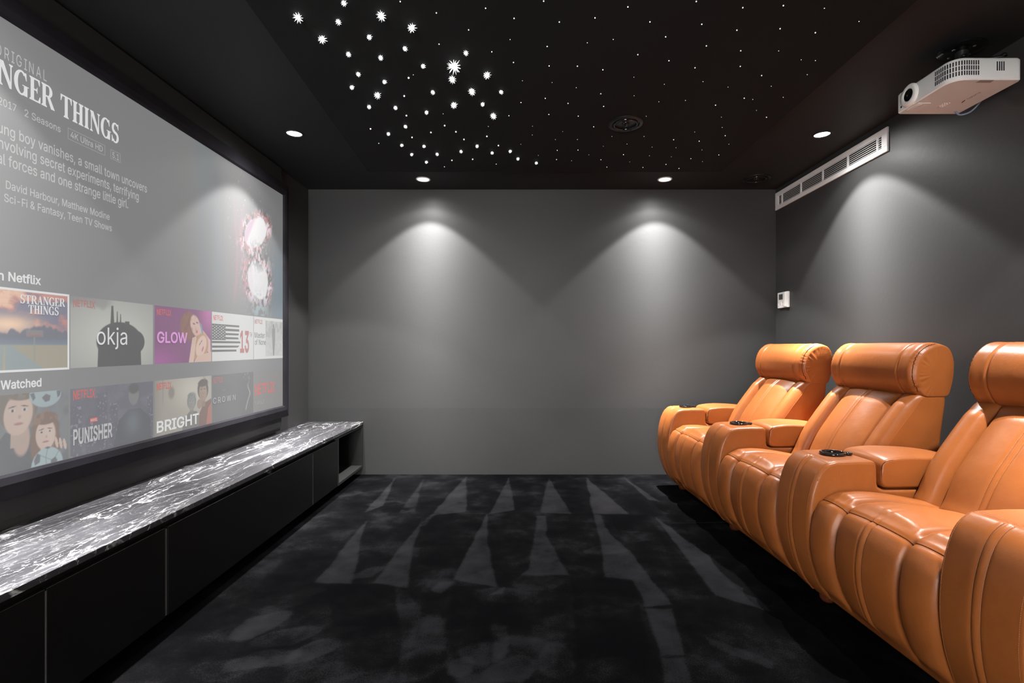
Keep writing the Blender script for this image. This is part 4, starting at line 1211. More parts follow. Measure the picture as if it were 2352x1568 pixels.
# ---- painted pictures
class Pic:
    """a picture of width w and height h in metres; x, y from its lower left corner"""
    def __init__(s, w, h, step=0.0026):
        s.w, s.h = w, h
        s.nx, s.ny = max(2, int(w / step) + 1), max(2, int(h / step) + 1)
        s.X, s.Y = np.meshgrid(np.linspace(0, w, s.nx), np.linspace(0, h, s.ny))
        s.c = np.zeros((s.ny, s.nx, 3))

    def fill(s, col):
        s.c[:] = col

    def mix(s, k, col):
        k = np.clip(k, 0, 1)[..., None]
        s.c = s.c * (1 - k) + np.asarray(col) * k

    def ell(s, x, y, a, b_, col, soft=.06, ang=0., k=1.):
        ca, sa = math.cos(ang), math.sin(ang)
        u = ((s.X - x) * ca + (s.Y - y) * sa) / a
        v = (-(s.X - x) * sa + (s.Y - y) * ca) / b_
        s.mix(k * sstep(1 + soft, 1 - soft, np.hypot(u, v)), col)

    def poly(s, pts, col, k=1., soft=.003):
        ins = np.zeros(s.X.shape, bool)
        d = np.full(s.X.shape, 9.)
        for (x0, y0), (x1, y1) in zip(pts, pts[1:] + pts[:1]):
            ins ^= ((y0 > s.Y) != (y1 > s.Y)) & (s.X < (x1 - x0) * (s.Y - y0) / (y1 - y0 + 1e-12) + x0)
            t = np.clip(((s.X - x0) * (x1 - x0) + (s.Y - y0) * (y1 - y0)) / ((x1 - x0) ** 2 + (y1 - y0) ** 2 + 1e-12), 0, 1)
            d = np.minimum(d, np.hypot(s.X - x0 - t * (x1 - x0), s.Y - y0 - t * (y1 - y0)))
        s.mix(k * np.clip(.5 + np.where(ins, d, -d) / soft, 0, 1), col)

    def build(s, name, parent, s0, t0, depth=0.00009):
        V = np.column_stack([np.full(s.X.size, depth), s0 + s.X.ravel(), t0 + s.Y.ravel()])
        idx = np.arange(s.X.size).reshape(s.ny, s.nx)
        Fq = np.stack([idx[:-1, :-1], idx[:-1, 1:], idx[1:, 1:], idx[1:, :-1]], -1).reshape(-1, 4)
        me = bpy.data.meshes.new(name)
        me.vertices.add(len(V))
        me.vertices.foreach_set('co', V.ravel())
        me.loops.add(Fq.size)
        me.loops.foreach_set('vertex_index', Fq.ravel())
        me.polygons.add(len(Fq))
        me.polygons.foreach_set('loop_start', np.arange(0, Fq.size, 4))
        me.update(calc_edges=True)
        at = me.attributes.new('picture', 'FLOAT_COLOR', 'POINT')
        col = np.ones((s.X.size, 4))
        col[:, :3] = np.clip(s.c.reshape(-1, 3) * .93 + .035, 0, 2)
        at.data.foreach_set('color', col.ravel())
        me.materials.append(M_picture)
        return link(bpy.data.objects.new(name, me), parent)


def logo(parent, s0, s1, t0, t1, m=T_red):
    w = lambda a, b_: b_ + (1 - b_) * 0.16 * (1 - (2 * a - 1) ** 2)     # the row of letters arches along its foot
    text('NETFLIX', m, parent, s0, s1, t0, t1 - t0, bold=.018, depth=0.00028, warp=w)


PITCH, TW_, T0, TH_ = 0.4475, 0.4385, 0.995, 0.2805
tx = [1.507, 1.9525, 2.4015, 2.8465, 3.290]

# large painting fading in at the right of the menu
hx0, hy0, hw, hh = 2.52, 1.282, SY1 - 2.52, SZ1 - 1.282 - 0.002
P_ = Pic(hw, hh, 0.004)
P_.fill(((UI - .035) / .93,) * 3)
X, Y = P_.X, P_.Y
fade = sstep(0, .35, X) * sstep(0, .12, Y)
P_.mix(fade * .45 * sstep(.62, .95, X), (.055, .062, .066))
P_.mix(fade * .5 * np.exp(-((X - .60) / .12) ** 2) * np.exp(-((Y - .42) / .28) ** 2), (.20, .135, .14))
P_.mix(fade * .35 * np.exp(-((X - .30) / .10) ** 2), (.12, .145, .16))
for xc, wd, col, k in ((.36, .05, (.15, .18, .19), .6), (.47, .03, (.18, .16, .17), .5), (.565, .016, (.30, .155, .19), .7), (.645, .018, (.36, .17, .26), .75), (.60, .03, (.23, .17, .17), .5), (.72, .05, (.15, .14, .15), .5), (.24, .03, (.13, .16, .175), .5)):
    wob = .02 * np.sin(Y * 9 + xc * 30) + .04 * (vnoise(X * 3, Y * 5, 3) - .5)
    P_.mix(k * np.exp(-((X - xc - wob) / wd) ** 2) * sstep(.78, .5, Y) * sstep(.02, .2, Y), col)
P_.mix(.55 * np.exp(-((X - .36) / .09) ** 2 - ((Y - .76) / .10) ** 2), (.10, .105, .115))
P_.mix(.6 * np.exp(-((X - .24) / .07) ** 2) * sstep(.55, .8, Y) * .7, (.115, .155, .17))
P_.mix(.8 * sstep(.92, 1.1, X) * sstep(.62, .3, Y), (.10, .16, .20))
n1 = vnoise(X * 42, Y * 42, 5, 3)
n2 = vnoise(X * 60, Y * 30, 8, 3)
for cxx, cyy, aa, bb, lean in ((.80, .545, .125, .115, .35), (.825, .235, .135, .125, -.05)):
    u = (X - cxx) / aa - lean * 1.6 * (Y - cyy) / bb
    v = (Y - cyy) / bb
    r = np.hypot(u, v) + .22 * (vnoise(X * 14, Y * 14, 21, 3) - .5)
    ring = np.exp(-((r - 1.12) / .28) ** 2)
    P_.mix(ring * sstep(.44, .56, n1), (.42, .17, .17))
    P_.mix(ring * sstep(.56, .64, n2), (.62, .52, .58))
    P_.mix(ring * sstep(.56, .66, 1 - n1) * .8, (.05, .055, .06))
    P_.mix(sstep(1.05, .9, r), (.62, .61, .61))
    P_.mix(sstep(1.02, .9, r) * sstep(-.35, -.65, u) * (.9 if lean > 0 else .25), (.50, .30, .43))
mid = np.exp(-((X - .84) / .12) ** 2 - ((Y - .39) / .075) ** 2)
P_.mix(mid * sstep(.50, .58, n2), (.55, .50, .52))
P_.mix(mid * sstep(.5, .6, 1 - n1), (.05, .05, .06))
P_.mix(np.exp(-((X - .84) / .11) ** 2 - ((Y - .06) / .09) ** 2) * sstep(.5, .6, n1), (.25, .33, .36))
sp = vnoise(X * 75, Y * 60, 31, 2)
P_.mix(sstep(.80, .86, sp) * np.exp(-((X - .70) / .16) ** 2 - ((Y - .5) / .32) ** 2), (.5, .42, .42))
P_.build('background_picture', scr, hx0, hy0)


def tile(i, row, wcut=None):
    s0 = tx[i]
    w = TW_ if wcut is None else wcut
    if row == 0:
        return s0, T0, w, TH_
    return s0, SZ0 + 0.001, w, 0.915 - SZ0 - 0.001


def face(P, x, y, a, skin, hair, long=False, tilt=0.):
    """a plain generic head: hair, oval, brows, eyes, nose, mouth"""
    skin, hair = np.array(skin), np.array(hair)
    n_ = vnoise(P.X * 60, P.Y * 60, 77, 3)
    P.ell(x, y + a * .22, a * 1.02, a * 1.25, hair, .06, tilt)
    if long:
        P.ell(x, y - a * .75, a * 1.12, a * 1.75, hair, .10, tilt)
    P.poly([(x - a * .38, y - a * .5), (x + a * .38, y - a * .5), (x + a * .42, y - a * 1.8), (x - a * .42, y - a * 1.8)], skin * .82)
    P.ell(x, y - a * .12, a * .74, a * 1.08, skin, .05, tilt)
    P.ell(x + a * .30, y - a * .2, a * .40, a * .8, skin * 1.12, .6, tilt, .5)
    P.ell(x, y + a * 1.02, a * .92, a * .44, hair, .10, tilt)
    P.mix(sstep(1.25, .95, np.hypot((P.X - x) / (a * 1.1), (P.Y - y - a * .25) / (a * 1.3))) * sstep(.1, .5, (P.Y - y) / a - .35) * sstep(.5, .62, n_) * .6, hair * 1.5)
    for sx in (-1, 1):
        P.ell(x + sx * a * .31, y + a * .08, a * .15, a * .075, (.40, .40, .40), .25)
        P.ell(x + sx * a * .31, y + a * .08, a * .07, a * .07, (.05, .045, .04), .25)
        P.ell(x + sx * a * .32, y + a * .27, a * .20, a * .035, hair * .8, .35, -sx * .2)
    P.ell(x + a * .05, y - a * .27, a * .09, a * .10, skin * .80, .4)
    P.ell(x, y - a * .62, a * .24, a * .07, (.30, .14, .13), .3)


# row one
s0, t0, w, h = tile(0, 0)
P_ = Pic(w, h)
X, Y = P_.X, P_.Y
n = vnoise(X * 16, Y * 26, 2)
P_.fill((.13, .13, .19))
P_.mix(sstep(.38, .6, n) * sstep(.10, .2, Y), (.42, .17, .14))
P_.mix(sstep(.50, .72, n) * sstep(.12, .17, Y) * np.exp(-((X - .20) / .12) ** 2), (.65, .40, .27))
P_.mix(np.exp(-((Y - .16) / .03) ** 2 - ((X - .21) / .09) ** 2), (.72, .48, .32))
P_.mix(sstep(.135, .125, Y + .05 * (vnoise(X * 40, Y * 4, 4) - .5) - .025 * np.exp(-((X - .33) / .08) ** 2)), (.10, .105, .14))
P_.mix(sstep(.12, .09, Y) * .6, (.13, .19, .25))
P_.mix(sstep(.094, .086, Y), (.26, .235, .17))
P_.poly([(-.02, -.01), (.355, -.01), (.22, .088), (.17, .088)], (.20, .24, .245))
P_.poly([(.19, -.01), (.20, -.01), (.198, .088), (.196, .088)], (.30, .26, .16))
P_.poly([(.300, .03), (.304, .03), (.304, .12), (.300, .12)], (.20, .2, .2))
P_.poly([(.272, .118), (.335, .118), (.335, .143), (.272, .143)], (.16, .15, .16))
po = P_.build('show_poster', scr, s0, t0)
outline(T_white, po, s0 - .004, s0 + w + .003, t0 - .004, t0 + h + .004, .008)
serif_text('STRANGER', T_white, po, 1.7575, 1.9297, 1.230, .031, depth=.0010)
serif_text('THINGS', T_white, po, 1.786, 1.9025, 1.196, .031, depth=.0010)
text('HAWKINS', T_redsoft, po, s0 + .278, s0 + .329, t0 + .1215, .008, depth=.0010)

s0, t0, w, h = tile(1, 0)
P_ = Pic(w, h)
X, Y = P_.X, P_.Y
r = np.hypot((X - .23) / .26, (Y - .12) / .17)
P_.fill((.205, .205, .195))
P_.mix(np.exp(-r ** 2 * .9), (.42, .42, .385))
P_.mix(sstep(.25, .28, Y + .03 * vnoise(X * 20, Y * 20, 6)) * sstep(.22, .16, X) * .5, (.12, .12, .12))
P_.ell(.245, .105, .125, .085, (.045, .045, .047), .03)       # plain dark mound standing in for the poster's figure
P_.poly([(.125, -.01), (.365, -.01), (.36, .10), (.13, .10)], (.045, .045, .047))
P_.ell(.335, .105, .05, .05, (.045, .045, .047), .04)
P_.poly([(.190, .17), (.212, .17), (.206, .258), (.196, .258)], (.05, .05, .05))
P_.poly([(.222, .17), (.232, .17), (.230, .235), (.225, .235)], (.05, .05, .05))
P_.poly([(.240, .17), (.250, .17), (.247, .225), (.243, .225)], (.05, .05, .05))
P_.poly([(.27, .165), (.295, .165), (.295, .195), (.27, .195)], (.05, .05, .05))
po = P_.build('show_poster', scr, s0, t0)
logo(po, 1.965, 2.067, 1.2316, 1.263, T_redsoft)
text('okja', T_white, po, 2.0735, 2.233, 1.087, .072, depth=.0010)

s0, t0, w, h = tile(2, 0)
P_ = Pic(w, h)
X, Y = P_.X, P_.Y
P_.fill((.165, .045, .14))
P_.mix(sstep(.12, 0, Y) * sstep(.25, 0, X) * .7, (.33, .08, .28))
P_.mix(sstep(.30, .42, X) * sstep(.10, .28, Y) * .8, (.42, .10, .30))
P_.ell(.245, .19, .065, .075, (.20, .085, .06), .15)
P_.ell(.30, .195, .038, .058, (.50, .33, .28), .1, .35)
P_.poly([(.33, .20), (.43, .12), (.435, .03), (.39, .07), (.32, .15)], (.52, .33, .32))
P_.poly([(.335, .215), (.352, .205), (.385, .11), (.372, .10)], (.15, .22, .29))
P_.ell(.345, .075, .062, .085, (.38, .23, .12), .1, -.4)
P_.ell(.35, .085, .040, .062, (.55, .38, .32), .1, -.5)
P_.poly([(.245, -.01), (.285, -.01), (.31, .14), (.275, .13)], (.52, .36, .30))
P_.poly([(.28, -.01), (.44, -.01), (.44, .055), (.32, .035)], (.50, .34, .28))
P_.ell(.362, .070, .006, .017, (.40, .15, .15), .2, -.5)
P_.ell(.338, .098, .010, .003, (.15, .10, .09), .3, .9)
P_.ell(.352, .112, .009, .003, (.15, .10, .09), .3, .9)
P_.ell(.312, .163, .009, .008, (.40, .13, .14), .2, .3)
P_.ell(.288, .205, .010, .004, (.14, .08, .09), .3, -.2)
P_.ell(.315, .212, .010, .004, (.14, .08, .09), .3, -.2)
P_.mix(np.exp(-((X - .25) / .06) ** 2 - ((Y - .2) / .08) ** 2) * sstep(.5, .65, vnoise(X * 70, Y * 40, 61)) * .5, (.10, .045, .04))
po = P_.build('show_poster', scr, s0, t0)
logo(po, 2.4155, 2.516, 1.2287, 1.2597, T_red)
text('GLOW', T_pink, po, 2.4167, 2.636, 1.096, .055, bold=.02, depth=.0010)

s0, t0, w, h = tile(3, 0)
P_ = Pic(w, h, 0.0020)
X, Y = P_.X, P_.Y
P_.fill((.52, .52, .51))
dk = (.07, .07, .072)
y0, y1 = .053, .213
edge = .255 + .025 * np.sin(Y * 75) * sstep(.21, .05, Y) - .18 * (y1 - Y) * .25 + .02
band = np.floor((Y - y0) / (y1 - y0) * 13).astype(int)
P_.mix(((band % 2 == 0) & (Y > y0) & (Y < y1) & (X < edge)) * 1.0, dk)
P_.mix(((Y > .122) & (Y < y1) & (X < .132)) * 1.0, dk)
gx, gy = (X % .0165) - .00825, ((Y + (np.floor(X / .0165) % 2) * .008) % .016) - .008
P_.mix(((np.hypot(gx, gy) < .0042) & (Y > .128) & (Y < y1 - .006) & (X < .126) & (X > .006)) * 1.0, (.5, .5, .5))
po = P_.build('show_poster', scr, s0, t0)
logo(po, 2.859, 2.952, 1.226, 1.2575, T_red)
text('13', T_maroon, po, 3.129, 3.232, 1.040, .138, bold=.024, depth=.0010)
text('TH', T_maroon, po, 3.239, 3.268, 1.140, .030, depth=.0010)

s0, t0, w, h = tile(4, 0, SY1 - 3.290 - .001)
P_ = Pic(w, h)
X, Y = P_.X, P_.Y
P_.fill((.54, .54, .53))
ph = sstep(.150, .153, X) * sstep(.016, .019, Y) * sstep(.262, .259, Y)
g = vnoise(X * 60, Y * 60, 14)
P_.mix(ph * .7, (.36, .36, .355))
P_.mix(ph * sstep(.40, .7, g) * sstep(.13, .12, Y), (.46, .46, .45))
P_.mix(ph * sstep(.14, .15, Y) * (vnoise(X * 50, Y * 30, 9) > .55) * .5, (.25, .25, .25))
P_.ell(.262, .225, .012, .017, (.20, .20, .20), .15)
P_.poly([(.24, .21), (.285, .21), (.285, .12), (.272, .02), (.256, .02), (.246, .12)], (.21, .21, .21))
po = P_.build('show_poster', scr, s0, t0)
logo(po, 3.300, 3.402, 1.226, 1.2565, T_redsoft)
text('Master', T_dark, po, 3.300, 3.432, 1.136, .036, depth=.0010)
text('of None', T_dark, po, 3.302, 3.444, 1.090, .036, depth=.0010)

# row two
s0, t0, w, h = tile(0, 1)
P_ = Pic(w, h)
X, Y = P_.X, P_.Y
n = vnoise(X * 14, Y * 14, 17)
P_.fill((.11, .12, .13))
P_.mix(sstep(.4, .7, n) * .6, (.17, .18, .19))
P_.poly([(.0, .14), (.33, .0), (.33, -.02), (.0, -.02)], (.09, .09, .10))
P_.poly([(.10, .02), (.20, .14), (.30, .10), (.36, .0), (.30, -.02)], (.075, .08, .09))
P_.ell(.255, .11, .03, .06, (.34, .245, .20), .15)
face(P_, .245, .205, .068, (.40, .30, .25), (.13, .105, .085), tilt=-.15)
face(P_, .345, .115, .052, (.43, .33, .28), (.15, .095, .07), long=True)
P_.ell(.345, .255, .062, .045, (.25, .31, .33), .05)
P_.poly([(.330, .245), (.343, .228), (.360, .231), (.364, .250), (.346, .258)], (.10, .11, .12))
P_.poly([(.286, .262), (.297, .236), (.306, .247), (.300, .266)], (.10, .11, .12))
P_.poly([(.388, .266), (.392, .240), (.402, .247), (.406, .266)], (.10, .11, .12))
for k in range(3):
    P_.ell(.388 + .017 * k, .072 - .006 * k, .006, .022, (.43, .33, .28), .1, .2)
P_.ell(.352, -.005, .062, .066, (.27, .34, .355), .04)
P_.poly([(.366, .012), (.384, .020), (.392, .004), (.380, -.01), (.364, -.004)], (.10, .11, .12))
P_.poly([(.300, .022), (.312, .046), (.325, .038), (.322, .012), (.304, .004)], (.10, .11, .12))
P_.poly([(.340, .060), (.352, .064), (.366, .059), (.354, .054)], (.10, .11, .12))
for q0, q1 in (((.325, .036), (.366, .012)), ((.384, .020), (.398, .040)), ((.345, .024), (.350, -.02)), ((.352, .054), (.345, .024))):
    dx_, dy_ = (q1[1] - q0[1]), -(q1[0] - q0[0])
    l_ = math.hypot(dx_, dy_) / .0014
    P_.poly([(q0[0] - dx_ / l_, q0[1] - dy_ / l_), (q1[0] - dx_ / l_, q1[1] - dy_ / l_), (q1[0] + dx_ / l_, q1[1] + dy_ / l_), (q0[0] + dx_ / l_, q0[1] + dy_ / l_)], (.16, .19, .20))
po = P_.build('show_poster', scr, s0, t0)
s0, t0, w, h = tile(1, 1)
P_ = Pic(w, h)
X, Y = P_.X, P_.Y
n = vnoise(X * 10, Y * 16, 23)
P_.fill((.10, .10, .125))
P_.mix(sstep(.45, .7, n) * .4, (.15, .155, .18))
for xb, wb, hb in ((.0, .05, .2), (.07, .05, .15), (.12, .055, .24), (.19, .04, .19), (.40, .04, .2)):
    m_ = (X > xb) & (X < xb + wb) & (Y < hb)
    P_.mix(m_ * .5, (.075, .078, .098))
    P_.mix(m_ * (vnoise(X * 130, Y * 130, 41, 1) > .78) * .6, (.22, .23, .25))
P_.poly([(.20, -.02), (.235, .11), (.29, .15), (.36, .15), (.42, .10), (.43, -.02)], (.07, .075, .085))
P_.ell(.32, .215, .030, .047, (.16, .155, .155), .12)
P_.ell(.32, .243, .031, .024, (.08, .08, .085), .2)
P_.mix(np.exp(-((X - .315) / .04) ** 2 - ((Y - .09) / .05) ** 2) * .5, (.15, .18, .205))
po = P_.build('show_poster', scr, s0, t0)
logo(po, 1.965, 2.067, .868, .907, T_red)
text('PUNISHER', T_pale, po, 1.965, 2.152, .694, .062, bold=.020, depth=.0010)
bm = ([(.00028, 2.0415, .771), (.00028, 2.078, .771), (.00028, 2.078, .789), (.00028, 2.0415, .789)], [(0, 1, 2, 3)])
obj('name_plate', bm, T_red, po)
text('MARVEL', T_pale, po, 2.044, 2.0755, .7745, .011, bold=.02, depth=.0012)
s0, t0, w, h = tile(2, 1)
P_ = Pic(w, h)
X, Y = P_.X, P_.Y
P_.fill((.27, .25, .215))
P_.mix(np.exp(-((X - .28) / .15) ** 2 - ((Y - .2) / .1) ** 2), (.42, .395, .34))
P_.mix(sstep(.06, .0, X) * .6, (.18, .17, .15))
P_.mix(sstep(.07, .05, np.abs(X - .055) * 5 + .03) * sstep(.1, .2, Y) * .4, (.15, .145, .13))
P_.ell(.115, .20, .022, .03, (.19, .18, .155), .4)
P_.poly([(.19, -.02), (.21, .06), (.255, .09), (.31, .085), (.345, .04), (.34, -.02)], (.14, .135, .12))
P_.poly([(.325, -.02), (.335, .07), (.37, .12), (.44, .14), (.44, -.02)], (.15, .085, .07))
P_.poly([(.39, -.02), (.41, .09), (.44, .12), (.44, -.02)], (.40, .12, .09), k=.7)
face(P_, .27, .135, .036, (.20, .205, .19), (.17, .175, .165))
face(P_, .365, .185, .046, (.26, .185, .14), (.085, .07, .06), tilt=.1)
P_.ell(.335, .12, .022, .026, (.25, .18, .14), .1)
po = P_.build('show_poster', scr, s0, t0)
logo(po, 2.4155, 2.516, .866, .903, T_red)
text('BRIGHT', T_white, po, 2.414, 2.7285, .664, .056, bold=.020, depth=.0010)
s0, t0, w, h = tile(3, 1)
P_ = Pic(w, h)
X, Y = P_.X, P_.Y
P_.fill((.105, .105, .108))
P_.mix(np.exp(-((X - .36) / .10) ** 2) * .6, (.07, .07, .073))
xe = .385 + .012 * np.sin(Y * 60) - .05 * sstep(.09, .02, Y)
P_.mix(np.exp(-((X - xe) / .006) ** 2) * sstep(.02, .04, Y) * sstep(.24, .15, Y) * .8, (.32, .31, .27))
P_.mix((vnoise(X * 80, Y * 80, 51, 2) > .6) * sstep(.21, .24, Y) * np.exp(-((X - .36) / .04) ** 2) * .6, (.27, .27, .27))
po = P_.build('show_poster', scr, s0, t0)
logo(po, 2.859, 2.952, .866, .902, T_redsoft)
text('THE', T_faint, po, 2.945, 2.972, .816, .011, spacing=1.3, depth=.0010)
text('CROWN', T_pale, po, 2.8564, 3.078, .754, .033, spacing=1.35, depth=.0010)
s0, t0, w, h = tile(4, 1, SY1 - 3.290 - .001)
P_ = Pic(w, h)
P_.fill((.16, .155, .153))
po = P_.build('show_poster', scr, s0, t0)
logo(po, 3.3053, 3.572, .750, .832, T_red)
text('TABLE', T_faint, po, 3.300, 3.425, .694, .024, depth=.0010)

# ------------------------------------------------------------------ long cabinet under the screen
XF = -1.332        # front line of the worktop
ZT = 0.445
CY0 = 0.9
obj_top = B()
box(obj_top, XL + 0.001, XF, CY0, YB - 0.001, ZT - 0.022, ZT, 0.0015, 1)
wt = obj('worktop', obj_top, M_marble)
tag(wt, 'long dark marble worktop with white veins on the low black cabinet', 'worktop')

cab = thing('media_cabinet', 'long low black floating cabinet standing under the marble worktop', 'cabinet', (XL, 0, 0))
ox = -XL
bm = B()
zb0, zb1 = 0.062, ZT - 0.0225
box(bm, XL + ox + .001, XF + ox - .03, CY0, 3.674, zb0, zb1 - .0)        # closed carcass
obj('carcass', bm, M_lacq, cab)
bm = B()
box(bm, .001, XF + ox - .26, CY0, YB - .002, 0.0, zb0)
obj('plinth', bm, M_dark, cab)
# open niche at the far end
bm = B()
yn0, yn1 = 3.674, YB - .002
box(bm, .001, XF + ox - .004, yn0, yn1, zb0, zb0 + .018)
box(bm, .001, XF + ox - .004, yn1 - .018, yn1, zb0 + .018, zb1)
box(bm, .001, XF + ox - .004, yn0, yn0 + .018, zb0 + .018, zb1)
box(bm, .001, .012, yn0 + .018, yn1 - .018, zb0 + .018, zb1)
box(bm, .001, XF + ox - .004, yn0 + .018, yn1 - .018, zb1 - .016, zb1)
obj('open_shelf', bm, M_inner, cab)
doors = [(CY0, 1.418), (1.423, 1.897), (1.913, 3.238), (3.243, 3.670)]
for a, b_ in doors:
    bm = B()
    box(bm, XF + ox - .026, XF + ox - .006, a, b_, zb0, 0.398, .001, 1)
    obj('door', bm, M_lacq, cab)
for a, b_, in ((1.418, 1.423), (1.8985, 1.9115), (3.238, 3.243)):
    bm = B()
    box(bm, XF + ox - .029, XF + ox - (.010 if b_ - a > .01 else .007), a, b_, zb0 + .002, 0.392)
    obj('edge_strip', bm, M_strip, cab)
bm = B()
box(bm, XF + ox - .030, XF + ox - .010, 2.70, 2.715, .40, zb1)
obj('spacer', bm, M_inner, cab)

# ------------------------------------------------------------------ recliners
# local axes of one recliner: x back from the arm's front, y along the row, z up; the seat's middle is y = 0
SW = 0.293           # half the seat's width
AW = 0.243           # arm width
ARM_Y = SW + AW / 2


def puff(y, grooves, h, edge, sharp=2.2):
    """quilted channels: swells between grooves, pinches at them"""
    g = [-edge] + grooves + [edge]
    for a, b_ in zip(g, g[1:]):
        if a <= y <= b_:
            t = (y - a) / (b_ - a) * 2 - 1
            return h * (1 - abs(t) ** sharp)
    return 0.0


# seat -------------------------------------------------------------
seat_prof = np.array([(.115, .055), (.060, .12), (.018, .22), (.004, .31), (.014, .40), (.040, .455), (.066, .478), (.10, .487), (.18, .491), (.28, .480), (.40, .458), (.50, .445), (.52, .40), (.52, .20), (.50, .06), (.30, .05)])
SEATP = resample(catmull(seat_prof, 10), 0.0085)
SG = [-.150, 0.0, .150]


def seat_off(y, P):
    base = puff(y, [-.150, .150], .020, SW, 2.6)
    for g in (-.150, .150):
        base -= .016 * math.exp(-((y - g) / .012) ** 2)
    front = np.clip((0.075 - P[:, 0]) / 0.03, 0, 1) * (P[:, 1] > .08)
    top = (P[:, 1] > .43) * np.clip((P[:, 0] - .05) / .05, 0, 1) * np.clip((.5 - P[:, 0]) / .1, 0, 1)
    act = np.clip(front + top, 0, 1)
    o = base * act
    # double-stitched flat seam down the middle of the front
    if abs(y) < .03:
        o = o + front * (.0035 * math.exp(-((y) / .009) ** 2) - .004 * (math.exp(-((abs(y) - .014) / .004) ** 2)))
    # seam where top meets front
    s = np.hypot(P[:, 0] - .052, P[:, 1] - .467)
    o = o - .006 * np.exp(-(s / .008) ** 2)
    # crown of the seat top
    o = o + top * .012 * (1 - (y / SW) ** 2)
    # a few soft creases running in from the front seam
    o = o + top * .0008 * np.sin(y * 95 + 3 * np.sin(y * 31)) * np.exp(-((P[:, 0] - .10) / .05) ** 2)
    return o


seat_ys = sorted(set([round(v, 5) for v in end_ys(-SW, SW, .022, 66)] + [round(g + d, 5) for g in SG for d in (-.022, -.018, -.014, -.010, -.006, -.003, 0, .003, .006, .010, .014, .018, .022)]))


def surf_line(P, off, y, cond, lift):
    """points of the lofted surface at width y where cond(x, z)"""
    Nn = normals2(P)
    o = np.asarray(off(y, P)) + lift
    Q = P + Nn * o[:, None]
    return [(q[0], y, q[1]) for q, p in zip(Q, P) if cond(p[0], p[1])]


def front_sorted(pts):
    return sorted(pts, key=lambda p: p[2])


